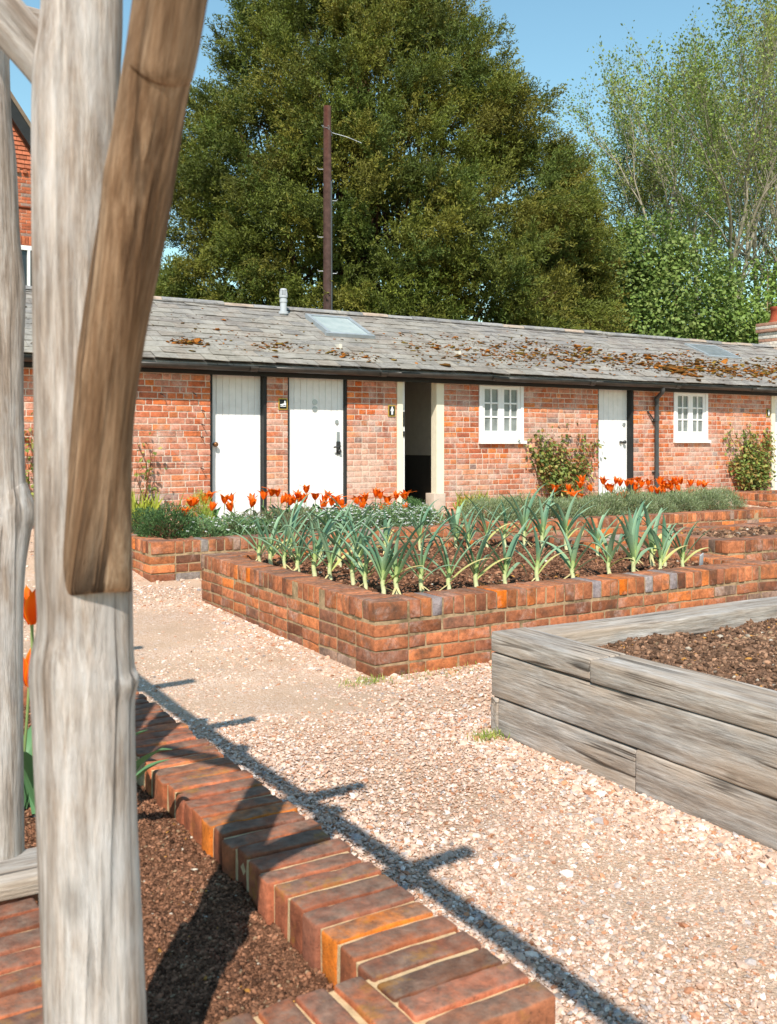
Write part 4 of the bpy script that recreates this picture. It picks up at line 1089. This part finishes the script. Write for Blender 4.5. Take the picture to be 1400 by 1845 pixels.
mound('thyme_bush', 'smaller dark green bush at the left end of the tulip bed', 'bush', (2.78, 9.0, .40), .22, .2, .26, 2600, .026, .009, [lin(74, 102, 56), lin(92, 120, 70), lin(60, 86, 50)], None, .4, 0, 20)
mound('fennel', 'feathery yellow-green fennel clump below a trio of tulips', 'plant', (3.3, 9.0, .40), .17, .15, .34, 3200, .05, .0035, [lin(164, 184, 70), lin(146, 170, 62), lin(180, 196, 92)], None, .9)
for q, (x, y, rx, h) in enumerate([(3.15, 8.42, .26, .15), (3.45, 8.5, .24, .16), (3.72, 8.5, .22, .15), (4.5, 8.6, .24, .17), (4.78, 8.62, .24, .18), (5.05, 8.55, .26, .19), (5.3, 8.62, .24, .20), (5.5, 8.4, .2, .18), (4.9, 8.9, .25, .18)]):
    lab = 'white-flowered clump in the tulip bed, left of the leek tops' if q < 3 else 'white-flowered clump below the tulips, behind the leek leaves'
    mound('candytuft', lab, 'plant', (x, y, .40), rx, rx*.8, h*1.15, 1500, .03, .011, [lin(122, 150, 98), lin(140, 164, 116), lin(104, 132, 86)], 'white-flowered clumps in the left brick bed', .5, 40 if q < 3 else 150, 0, 'leaf', .016, .35 if q < 3 else .1)
for q, (x, y, rx, h) in enumerate([(3.62, 8.62, .26, .19), (3.95, 8.55, .28, .22), (4.22, 8.62, .26, .24)]):
    mound('thyme_clump', 'twiggy grey-green clump between white flowers and the first leeks', 'plant', (x, y, .40), rx, rx*.8, h, 2600, .024, .006, [lin(126, 130, 92), lin(112, 124, 84), lin(146, 140, 108), lin(128, 112, 84)], 'twiggy grey clumps in the left brick bed', .7, 14, 40)
mound('small_shrub', 'rounded green shrub at the bed end before the open doorway', 'shrub', (5.62, 8.78, .40), .19, .18, .27, 3000, .03, .008, GRN, None, .6, 0, 20)
for q in range(10):
    x = 6.5+q*.42; mound('lavender_bush', 'grey-green lavender mound in the long band under the right-hand tulips', 'lavender', (x, 8.62+.05*math.sin(q*2.2), .40), .33, .36, .255+.03*math.sin(q*1.7), 4200, .05, .0055, LAV, 'lavender mounds in the right brick bed', .8, 0, 10)
GR = [lin(150, 166, 72), lin(120, 146, 60), lin(176, 178, 96)]
def tuft(label, x, y, n, h, spread, pal=GR):
    z0 = float(ground_z(y)); t = thing('weed_tuft', label, 'weed', (x, y, z0)); m_ = MB()
    P = np.stack([rng.normal(0, spread, n), rng.normal(0, spread*.5, n), np.zeros(n)], 1)
    leaves(m_, P, np.stack([rng.normal(0, .45, n), rng.normal(0, .45, n), np.ones(n)], 1), rand_dir(n), h*rng.uniform(.4, 1.2, n), np.full(n, h*.09), mixcol(n, pal, None, .15)); m_.build('foliage', M['leaf'], t)
tuft('grass tuft in the gravel at the near corner of the leek bed', 2.56, 4.47, 150, .045, .07)
tuft('small weeds along the foot of the leek bed front wall', 2.98, 4.46, 220, .035, .18)
tuft('tiny weed in the gravel at the sleeper bed corner', 2.53, 3.36, 150, .045, .05)
tuft('yellow-green weeds at the wall foot right of the open doorway', 8.05, 11.05, 160, .30, .14, [lin(172, 176, 84), lin(150, 160, 70)])
tuft('pale green weeds at the wall foot below the window', 8.75, 11.05, 120, .2, .16, [lin(172, 176, 84), lin(150, 160, 70)])
tuft('tall yellow-green weeds at the wall foot beside the grey post', 3.35, 11.0, 140, .42, .12, [lin(172, 180, 70), lin(150, 160, 60)])
tuft('small tuft at the gravel in front of the far right doorway', 13.3, 10.6, 60, .1, .1)

def climber(label, u0, u1, z0, z1, n, pal, seed, dens=10):
    r = np.random.default_rng(seed); uc = (u0+u1)/2; t = thing('wall_climber', label, 'climber', (uc, W-.06, .33)); m_, s_ = MB(), MB(); Ps = []
    for k in range(dens):
        e = (r.uniform(u0, u1), r.uniform(z0+(z1-z0)*.35, z1)); a = (uc+r.normal(0, .06), .33)
        pts = []
        for q in range(9):
            f = q/8; pts.append((a[0]+(e[0]-a[0])*f**.8+.04*math.sin(f*7+k), W-.03-.16*math.sin(f*PI)*r.uniform(.4, 1), max(z0*0+.33, a[1]+(e[1]-a[1])*f)))
        V, F = tube(pts, np.linspace(.009, .003, 9), 5); s_.add(V-np.array(t.location), F, np.array(lin(110, 70, 48))*r.uniform(.7, 1.2))
        for q in range(3, 9): Ps.append(pts[q])
    Ps = np.array(Ps); Ps = Ps[Ps[:, 2] > z0]
    P = Ps[r.integers(0, len(Ps), n)]+r.normal(0, 1, (n, 3))*np.array([.085, .05, .085]); P[:, 1] = np.minimum(P[:, 1], W-.012); P[:, 1] = np.maximum(P[:, 1], W-.34)
    D = r.normal(0, .6, (n, 3))+np.array([0, -.5, -.25]); N_ = r.normal(0, .45, (n, 3))+np.array([0, -.6, .7])
    leaves(m_, P-np.array(t.location), D, N_, .066*r.uniform(.6, 1.3, n), .052*r.uniform(.6, 1.2, n), mixcol(n, pal, None, .18), .08)
    s_.build('stems', M['bark'], t); m_.build('foliage', M['leaf'], t)
BRZ = [lin(134, 142, 70), lin(114, 128, 62), lin(158, 150, 86), lin(150, 106, 64), lin(92, 112, 54)]
climber('bushy bronze-green climber between the window and the narrow white door', 9.12, 10.42, .42, 1.44, 1700, BRZ, 1, 16)
climber('dense green climber between the small window and the far right doorway', 13.42, 14.62, .42, 1.45, 2000, [lin(142, 152, 74), lin(120, 138, 66), lin(168, 162, 94), lin(150, 120, 66), lin(98, 118, 58)], 2, 18)
climber('thin young climber on bare brick just right of the brown brace', 3.28, 3.62, .75, 1.34, 46, BRZ, 3, 4)
climber('climber on the wall glimpsed left of the main grey post', 1.72, 2.2, .7, 1.4, 160, BRZ, 4, 6)

# ------------------------------------------------------------------ utility pole
up = thing('utility_pole', 'tall brown wooden utility pole with step irons behind the roof', 'pole', (9.28, 17.8, .36)); b = np.array(up.location)
m_ = MB(); V, F = tube([(0, 0, -.4), (.01, 0, 3), (0, 0, 6), (-.005, 0, 7.85)], [.105, .098, .088, .078], 20)
zf = V[:, 2:3]/7.9; cc = np.array(lin(74, 54, 48))*(.7+.3*zf)+np.array(lin(150, 92, 72))*.35*np.clip(zf-.7, 0, 1)+.03*sn(V*np.array([9, 9, .7]), 3, 77)[:, None]
m_.add(V, F, np.clip(cc, .02, 1)); m_.build('shaft', M['bark'], up, True)
def ladder_iron(z, s):
    m_ = MB(); d = np.array([.856, -.517, 0])*s
    V, F = tube([d*.06+(0, 0, z), d*.19+(0, 0, z), d*.205+(0, 0, z+.035)], .009, 6); m_.add(V, F); m_.build('step_iron', M['steel'], up)
for z, s in ((6.55, -1), (5.9, 1), (4.45, -1), (4.4, 1), (3.62, 1), (2.95, -1), (2.2, 1), (1.55, -1), (1.5, 1), (5.15, -1)): ladder_iron(z, s)
m_ = MB(); V, F = tube([(-.10, .03, 7.42), (-.05, -.085, 7.38), (.08, -.06, 7.30), (.35, -.2, 7.22), (.62, -.34, 7.1)], .007, 5); m_.add(V, F)
V, F = tube([(-.11, .05, 7.45), (-.02, -.09, 7.42), (.09, -.03, 7.25)], .007, 5); m_.add(V, F); m_.build('wire_tie', M['steel'], up)
m_ = MB(); V, F = tube([(.045, -.085, 0), (.055, -.08, 3), (.045, -.075, 6.3)], .022, 8); m_.add(V, F); m_.build('cable_guard', M['pipe'], up)

# ------------------------------------------------------------------ house at the left
hs = thing('brick_house', 'orange brick house with tile-hung gable glimpsed between the pergola posts', 'house', (3, 23, .4)); b = tuple(hs.location)
m_ = MB(); z = 3.0; row = 0
while z < 7.44:
    p = 1.2+(.1125 if row % 2 else 0)
    while p < 4.95:
        zc = z+.0325; L = .215 if (int(p*7)+row) % 3 else .1025; L = min(L, 4.95-p)
        if L > .03 and not (3.9 < p+L/2 < 4.85 and 4.65 < zc < 5.72):
            c = mixcol(1, [lin(188, 110, 78), lin(178, 100, 70), lin(196, 122, 90), lin(152, 128, 118)], [5, 4, 3, 1.6], .08)[0]; add_brick(m_, (p+L/2, 23.05, zc), (L, .1, .065), c, 'lo', 0, .001, .001)
        p += L+.0095
    z += .075; row += 1
for q in range(13): add_brick(m_, (3.9+q*.075, 23.035, 5.83), (.065, .1, .2), mixcol(1, [lin(184, 108, 74), lin(176, 100, 70)], None, .08)[0], 'lo')
for q in range(24): add_brick(m_, (1.3+q*.15, 22.99, 7.38), (.075, .12, .09), np.array(lin(176, 108, 80)), 'lo')
m_.box(1.2, 4.98, 22.985, 23.05, 6.55, 6.61, lin(150, 76, 50)); m_.build('wall', M['brick_far'], hs, True, b)
m_ = MB(); m_.box(-1, 4.94, 23.01, 23.2, .2, 4.64); m_.box(-1, 4.94, 23.01, 23.2, 5.73, 7.5); m_.box(-1, 3.9, 23.01, 23.2, 4.64, 5.73); m_.box(4.86, 4.94, 23.01, 23.2, 4.64, 5.73)
m_.box(4.74, 4.94, 23.21, 29, .2, 7.4); m_.build('mortar', M['mortar_wall'], hs, False, b)
m_ = MB()
for q in range(26):
    zz = 7.46+q*.1; hw = 4.9-(zz-7.3)/1.47
    p = .9 if False else max(.9, 5.9-hw*1)
    p = 5.7-hw+.0; p = max(1.0, p)
    while p < hw:
        L = min(.165, hw-p); c = np.array(lin(176, 104, 76))*random.uniform(.75, 1.15)
        m_.add([(p, 22.96, zz), (p+L-.006, 22.96, zz), (p+L-.006, 22.995, zz+.14), (p, 22.995, zz+.14), (p, 23.0, zz), (p+L-.006, 23.0, zz)], [np.array([[0, 1, 2, 3], [0, 4, 5, 1]])], c); p += .165
m_.build('tile_hanging', M['lantile'], hs, False, b)
m_ = MB()
def slab(pts, th, m_, col):
    A_ = np.array(pts, float); n_ = np.cross(A_[1]-A_[0], A_[2]-A_[0]); n_ /= np.linalg.norm(n_); B_ = A_+n_*th; k = len(A_)
    m_.add(np.concatenate([A_, B_]), [np.array([list(range(k))[::-1], list(range(k, 2*k))]), np.array([(q, (q+1) % k, k+(q+1) % k, k+q) for q in range(k)])], col)
AP = (2.85, 10.55); EV = (5.12, 7.20)
slab([(AP[0], 22.72, AP[1]), (EV[0], 22.72, EV[1]), (EV[0], 29, EV[1]), (AP[0], 29, AP[1])], .08, m_, lin(120, 104, 88)); slab([(AP[0], 29, AP[1]), (.58, 29, EV[1]), (.58, 22.72, EV[1]), (AP[0], 22.72, AP[1])], .08, m_, lin(120, 104, 88))
m_.build('roof', M['lantile'], hs, False, b)
m_ = MB(); m_.add([(AP[0], 22.74, AP[1]-.01), (EV[0], 22.74, EV[1]-.01), (EV[0]-.02, 22.74, EV[1]-.36), (AP[0], 22.74, AP[1]-.42), (AP[0], 22.95, AP[1]-.01), (EV[0], 22.95, EV[1]-.01), (EV[0]-.02, 22.95, EV[1]-.36), (AP[0], 22.95, AP[1]-.42)], [np.array([[0, 1, 2, 3], [7, 6, 5, 4], [3, 2, 6, 7], [1, 5, 6, 2]])]); m_.build('bargeboard', M['black'], hs, False, b)
m_ = MB(); m_.box(3.9, 4.86, 22.98, 23.12, 5.62, 5.72); m_.box(3.9, 4.0, 22.985, 23.12, 4.65, 5.62); m_.box(4.36, 4.42, 22.985, 23.12, 4.65, 5.62); m_.box(4.78, 4.86, 22.985, 23.12, 4.65, 5.62)
w = m_.build('window', M['white_frame'], hs, False, b); m_ = MB(); m_.box(4.0, 4.78, 23.06, 23.08, 4.65, 5.62); m_.build('pane', M['darkglass'], w, False, b)
ch = thing('brick_chimney', 'orange brick stack half hidden by the left edge of the yew', 'chimney', (8.65, 26.3, 0)); b = tuple(ch.location); m_ = MB()
for q in range(72):
    zz = .35+q*.075
    for k in range(3): add_brick(m_, (8.65+(k-1)*.23+(.06 if q % 2 else 0), 26.3, zz), (.22, .5, .066), mixcol(1, [lin(200, 96, 50), lin(190, 84, 46)], None, .12)[0], 'lo', 0, .001)
m_.box(8.33, 8.97, 26.06, 26.54, 0, 5.72, lin(170, 130, 100)); m_.build('stack', M['brick_far'], ch, True, b); m_ = MB(); m_.box(8.26, 9.04, 25.98, 26.62, 5.74, 5.84, lin(180, 100, 60)); m_.build('cap', M['brick_far'], ch, False, b)

# ------------------------------------------------------------------ trees
def conifer(label, base, prof, nb, seed, pal, tw=22, lf=34, leafL=.13, inner=30000, lean=(0, 0), bl=1.0):
    """prof: list of (z, radius, shift along the picture's width). Boughs are fans of feathery upturned twigs."""
    r = np.random.default_rng(seed); t = thing('yew_tree', label, 'tree', base); m_ = MB(); lm = MB()
    pz = np.array([p[0] for p in prof]); pr = np.array([p[1] for p in prof]); ps = np.array([p[2] for p in prof]); rt = np.array([.856, -.517, 0])
    zg = np.linspace(pz[0], pz[-1], 200); wgt = np.interp(zg, pz, pr)+.5; z = r.choice(zg, nb, p=wgt/wgt.sum())+r.uniform(-.1, .1, nb); z = np.clip(z, pz[0], pz[-1])
    th = r.uniform(0, 2*PI, nb); face = math.atan2(-.856, -.517); k = r.uniform(0, 1, nb) < .62
    th[k] = face+r.normal(0, .95, k.sum())
    R = np.interp(z, pz, pr); sh = np.interp(z, pz, ps)
    o = np.stack([np.cos(th), np.sin(th), np.zeros(nb)], 1)
    lump = 1+.07*sn(np.stack([np.cos(th)*2, np.sin(th)*2, z*.55], 1), 1.5, seed)+.05*sn(np.stack([np.cos(th)*5, np.sin(th)*5, z*1.2], 1), 1.5, seed+1)
    topf = np.clip((z-pz[0])/(pz[-1]-pz[0]), 0, 1)
    tip = o*(R*lump*r.uniform(.80, 1.06, nb))[:, None]+rt*sh[:, None]; tip[:, 2] = z
    BL = (1.2+.8*r.uniform(0, 1, nb))*bl*(1-.35*topf); up = .22+.95*topf**1.8+r.normal(0, .22, nb)
    root = tip-o*BL[:, None]; root[:, 2] -= BL*up
    bd = tip-root; bl_ = np.linalg.norm(bd, axis=1); bd /= bl_[:, None]
    bcol = r.choice(len(pal), nb); bri = np.clip(r.normal(1, .14, nb), .65, 1.4)
    # twigs
    bi = np.repeat(np.arange(nb), tw); n = len(bi); f = r.uniform(.05, .8, n)
    P0 = root[bi]+bd[bi]*(bl_[bi]*f)[:, None]+r.normal(0, .10, (n, 3))*bl
    td = bd[bi]+r.normal(0, .55, (n, 3))*np.array([1, 1, .75])+np.array([0, 0, .12]); td /= np.linalg.norm(td, axis=1)[:, None]
    tl = (.55+.5*(1-f))*r.uniform(.6, 1.15, n)*bl
    # leaves along the twigs
    ti = np.repeat(np.arange(n), lf); N_ = len(ti); g = r.uniform(.0, 1, N_)**.8
    droop = -.42*g**2
    P = P0[ti]+td[ti]*(tl[ti]*g)[:, None]; P[:, 2] += droop*tl[ti]*(1-topf[bi[ti]])+.0; P += r.normal(0, .035, (N_, 3))
    D = td[ti]*.8+r.normal(0, .55, (N_, 3))
    c = np.array(pal)[bcol[bi[ti]]]*(bri[bi[ti]]*np.clip(r.normal(1, .12, N_), .6, 1.4))[:, None]
    c *= 1+.30*(g[:, None]-.4)*np.array([1.1, .9, .3])      # young shoot tips are yellower
    leaves(m_, P, D, r.normal(size=(N_, 3)), leafL*r.uniform(.6, 1.25, N_), leafL*.30*r.uniform(.7, 1.3, N_), np.clip(c, 0, 1), .1)
    # inner foliage
    zi = r.choice(zg, inner, p=wgt/wgt.sum()); a = r.uniform(0, 2*PI, inner); rr_ = np.interp(zi, pz, pr)*np.sqrt(r.uniform(.02, .62, inner)); si = np.interp(zi, pz, ps)
    P = np.stack([np.cos(a)*rr_, np.sin(a)*rr_, zi], 1)+rt*si[:, None]
    leaves(m_, P, r.normal(size=(inner, 3)), r.normal(size=(inner, 3)), leafL*1.8*r.uniform(.6, 1.2, inner), leafL*.8*r.uniform(.6, 1.2, inner), np.array(pal)[r.integers(0, len(pal), inner)]*.9)
    m_.build('crown', M['needle'], t)
    V, F = tube([(0, 0, -.2), (0, 0, pz[-1]*.3), rt*ps[-1]*.5+np.array((0, 0, pz[-1]*.6)), rt*ps[-1]+np.array((0, 0, pz[-1]*.93))], [.5*bl, .42*bl, .25*bl, .05], 10); lm.add(V, F, lin(96, 72, 56))
    for q in r.choice(nb, min(nb, 150), replace=False):
        zb = max(.3, tip[q, 2]-BL[q]*.9-np.hypot(*tip[q, :2])*.28); s0 = rt*np.interp(zb, pz, ps)*min(1, zb/pz[-1])
        V, F = tube([(s0[0], s0[1], zb), (s0+tip[q])/2+np.array((0, 0, -.15)), root[q], root[q]+bd[q]*bl_[q]*.6], [.07*bl, .05*bl, .03*bl, .012], 5, False); lm.add(V, F, lin(90, 66, 50))
    lm.build('trunk', M['bark'], t, True)
    return t
YEW = [lin(96, 104, 40), lin(104, 108, 42), lin(88, 98, 38), lin(112, 110, 44), lin(82, 96, 40)]
conifer('huge dark olive yew tree filling the sky behind the outbuilding', (13.35, 23.6, .35),
        [(1.2, 6.0, .3), (2.5, 6.35, .35), (4.2, 6.5, .35), (6.2, 6.3, .45), (8.2, 5.8, .45), (10.0, 5.2, 0.25), (11.3, 4.4, .05), (12.2, 3.6, -.05), (12.9, 2.8, -.05), (13.6, 1.8, 0), (14.1, .8, .0)], 700, 21, YEW, 32, 38, .10, 26000)
for q, (px_, z_, h_) in enumerate(()): pass
conifer('smaller bronze-green yew leaning out right of the huge yew', (18.3, 20.6, .35), [(1.0, 1.5, 0), (3, 1.65, 0), (5, 1.5, 0), (7, 1.25, -.1), (8.4, .85, -.15), (9.2, .35, -.2)], 230, 22,
        [lin(106, 106, 40), lin(98, 102, 40), lin(114, 108, 44), lin(88, 96, 40)], 18, 34, .105, 5000, bl=.72)

def broadleaf(label, base, stems, H, seed, pal, lf=5, leafL=.16, spread=.5, lv=5, name='broadleaf_tree', first=.3, twl=1.0, aim=None, droop=0):
    r = random.Random(seed); t = thing(name, label, 'tree', base); lm, m_ = MB(), MB(); LP, LD = [], []
    def grow(p, d, L, rad, k):
        n = 4 if k < lv-1 else 3; pts = [p]; q = p
        for i in range(n):
            d = d+Vector((r.gauss(0, .10), r.gauss(0, .10), r.gauss(.03, .05)-droop*(k > 2))); d.normalize(); q = q+d*(L/n); pts.append(q)
        r1 = rad*(.62 if k < lv else .3)
        V, F = tube([x[:] for x in pts], np.linspace(rad, r1, len(pts)), max(3, 9-k*2), False); lm.add(V, F, np.array(lin(158, 150, 132))*r.uniform(.8, 1.1))
        if k >= lv-1:
            for _ in range(lf):
                i = r.randint(1, n); a = pts[i-1].lerp(pts[i], r.random()); LP.append(a[:]); LD.append((d+Vector((r.gauss(0, .7), r.gauss(0, .7), r.gauss(0, .6))))[:])
        if k >= lv: return
        nk = 2 if k == 0 else r.choice((2, 3, 3)); 
        for b_ in range(nk):
            ax = d.orthogonal().normalized(); ax.rotate(Matrix.Rotation(r.uniform(0, 6.28), 3, d)); nd = d.copy(); nd.rotate(Matrix.Rotation(r.gauss(spread, .14)*(1 if b_ else .45), 3, ax)); nd.normalize()
            grow(pts[-1], nd, L*r.uniform(.66, .86), r1*r.uniform(.7, .95), k+1)
        if k >= 1:
            for _ in range(2):
                i = r.randint(1, n-1); ax = d.orthogonal().normalized(); ax.rotate(Matrix.Rotation(r.uniform(0, 6.28), 3, d)); nd = d.copy(); nd.rotate(Matrix.Rotation(spread*1.5, 3, ax)); grow(pts[i], nd.normalized(), L*.6, r1*.5, min(lv, k+2))
    for (dx, dy, tx, ty, rad, s_) in stems:
        grow(Vector((dx, dy, -.2)), Vector((tx, ty, 1)).normalized(), H*first*s_, rad, 0)
    LP, LD = np.array(LP), np.array(LD); n = len(LP); g = np.random.default_rng(seed)
    LP = LP+g.normal(0, .10*twl, LP.shape)
    cl = np.array(pal)[np.clip(((sn(LP, .9, seed)*.5+.5)*len(pal)).astype(int), 0, len(pal)-1)]*np.clip(g.normal(1, .2, (n, 1)), .5, 1.6)
    leaves(m_, LP, LD, g.normal(size=(n, 3))+np.array([-.3, -.3, .8]), leafL*g.uniform(.5, 1.3, n), leafL*.72*g.uniform(.6, 1.2, n), np.clip(cl, 0, 1), .08)
    lm.build('trunk', M['bark'], t, True); m_.build('crown', M['leaf'], t); return t
SPR = [lin(116, 136, 62), lin(130, 147, 70), lin(104, 126, 56), lin(142, 152, 80), lin(122, 132, 68)]
broadleaf('tall thin-leaved tree with forked grey trunk right of the yew', (25.4, 21.9, .35), [(0, 0, .02, -.02, .24, .98), (.25, .1, .16, -.10, .2, .96), (-.3, 0, -.24, .13, .2, .84), (-.15, -.25, -.50, .28, .16, .66), (-.2, .1, -.75, .42, .13, .55)], 13.6, 5, SPR, 13, .09, .38, 6)
broadleaf('slender tall tree with single trunk at the right, airy spring crown', (28.6, 21.8, .35), [(0, 0, .0, 0, .22, 1.05), (.3, .2, -.06, .05, .16, 1.0)], 14.6, 9, SPR, 10, .10, .26, 6)
broadleaf('airy spring tree at the right picture edge behind the slender one', (30.2, 20.6, .35), [(0, 0, .03, 0, .24, 1.0), (-.4, .2, -.08, .05, .18, 1.0)], 15.2, 13, SPR, 10, .10, .28, 6)

def bushmass(label, base, lobes, n, leafL, pal, seed, name='sycamore_bush', stems=6):
    """lobes: (dx, dy, z, rx, rz) ellipsoids filled with leaf sprays"""
    r = np.random.default_rng(seed); t = thing(name, label, 'bush', base); m_, lm = MB(), MB()
    for (dx, dy, z, rx, rz) in lobes:
        k = int(n*rx*rz); d = r.normal(size=(k//9, 3)); d /= np.linalg.norm(d, axis=1)[:, None]
        lump = 1+.16*sn(d, 3, seed+3)+.12*sn(d, 7, seed+4)
        c = d*np.array([rx, rx, rz])*(lump*r.uniform(.45, 1.0, len(d))**.5)[:, None]+np.array([dx, dy, z])
        ci_ = np.repeat(np.arange(len(c)), 9); P = c[ci_]+r.normal(0, leafL*1.15, (len(ci_), 3))
        D = d[ci_]*.5+r.normal(0, .6, P.shape)+np.array([0, 0, -.25]); Nn = d[ci_]*.7+r.normal(0, .45, P.shape)+np.array([0, 0, .6])
        cc = np.array(pal)[r.integers(0, len(pal), len(c))][ci_]*np.clip(r.normal(1, .16, (len(ci_), 1)), .6, 1.5)
        leaves(m_, P, D, Nn, leafL*r.uniform(.6, 1.3, len(P)), leafL*.85*r.uniform(.7, 1.2, len(P)), np.clip(cc, 0, 1), .06)
    for _ in range(stems):
        l_ = lobes[r.integers(0, len(lobes))]; V, F = tube([(r.normal(0, .3), r.normal(0, .3), -.2), (l_[0]*.5, l_[1]*.5, l_[2]*.5), (l_[0]+r.normal(0, .2), l_[1], l_[2]+l_[4]*.8)], [.06, .045, .012], 6); lm.add(V, F, lin(150, 128, 100))
    m_.build('crown', M['leaf'], t); lm.build('trunk', M['bark'], t, True); return t
SYC = [lin(112, 134, 66), lin(126, 146, 76), lin(100, 122, 60), lin(138, 152, 86)]
bushmass('broad sycamore bush with big leaves right of the bronze yew', (20.6, 20.0, .35), [(0, 0, 3.2, 2.0, 2.0), (-.8, .6, 5.0, 1.6, 1.7), (.9, -.5, 4.9, 1.8, 1.8), (.2, .2, 6.3, 1.4, 1.2), (1.9, -1.2, 3.0, 1.6, 1.7)], 2100, .125, SYC, 3)
bushmass('mid-green bush behind the chimney pot at the far right', (23.6, 18.2, .35), [(0, 0, 3.0, 1.9, 2.0), (1.5, -.9, 3.8, 1.8, 2.1), (-1.2, .7, 4.2, 1.4, 1.5), (2.9, -1.6, 4.2, 1.8, 2.4), (.3, .2, 5.0, 1.3, 1.2)], 1300, .11, [lin(124, 148, 66), lin(112, 138, 62), lin(138, 158, 80)], 4, 'leafy_bush')
bushmass('dull green tree crown low between the sycamore and the forked trunk', (24.6, 24.0, .35), [(0, 0, 3.5, 2.4, 2.6), (-1.7, .9, 5.2, 1.9, 1.9), (1.7, -1.0, 4.2, 2.0, 2.0), (3.6, -2.0, 4.6, 2.0, 2.3), (-3.0, 1.8, 4.6, 1.6, 2.2), (5.6, -3.2, 5.0, 2.0, 2.4), (7.4, -4.3, 4.4, 2.0, 2.4)], 900, .14, [lin(108, 132, 66), lin(98, 122, 60), lin(122, 140, 74)], 6, 'hazel_bush')

# ------------------------------------------------------------------ light, sky, camera
Ld = Vector((.57, .77, -1.0)).normalized()
sun = bpy.data.lights.new('sun', 'SUN'); sun.energy = 4.9; sun.angle = math.radians(.53); sun.color = (1, .93, .83)
so = bpy.data.objects.new('sun', sun); COL.objects.link(so); so.rotation_euler = Ld.to_track_quat('-Z', 'Y').to_euler(); so.location = (-20, -27, 35)
wd = bpy.data.worlds.new('World'); scene.world = wd; wd.use_nodes = True; nt = wd.node_tree; nt.nodes.clear()
sky = nt.nodes.new('ShaderNodeTexSky'); sky.sky_type = 'NISHITA'; sky.sun_disc = False
sky.sun_elevation = math.asin(-Ld.z); sky.sun_rotation = math.atan2(-Ld.x, -Ld.y) % (2*PI)
sky.air_density = 1.5; sky.dust_density = .05; sky.ozone_density = 1.4; sky.altitude = 60
bg = nt.nodes.new('ShaderNodeBackground'); bg.inputs[1].default_value = .108
ou = nt.nodes.new('ShaderNodeOutputWorld'); hs_ = nt.nodes.new('ShaderNodeMix'); hs_.data_type = 'RGBA'; hs_.blend_type = 'MULTIPLY'; hs_.inputs[0].default_value = 1; hs_.inputs[7].default_value = (1.0, 1.26, 1.22, 1)
nt.links.new(sky.outputs[0], hs_.inputs[6]); nt.links.new(hs_.outputs[2], bg.inputs[0]); nt.links.new(bg.outputs[0], ou.inputs[0])

cam = bpy.data.cameras.new('camera'); co = bpy.data.objects.new('camera', cam); COL.objects.link(co); scene.camera = co
co.location = (0, 0, 1.28); co.rotation_euler = (PI/2, 0, -math.atan2(.517, .856))
cam.sensor_fit = 'VERTICAL'; cam.sensor_height = 36; cam.lens = 1750/1845*36; cam.shift_y = -(922.5-797)/1845; cam.clip_start = .05; cam.clip_end = 1000
cam.dof.use_dof = True; cam.dof.focus_distance = 6.5; cam.dof.aperture_fstop = 9
vs_ = scene.view_settings; vs_.view_transform = 'Standard'; vs_.look = 'None'; vs_.gamma = 1; vs_.exposure = 0.37
scene.cycles.max_bounces = 6; scene.cycles.use_denoising = True
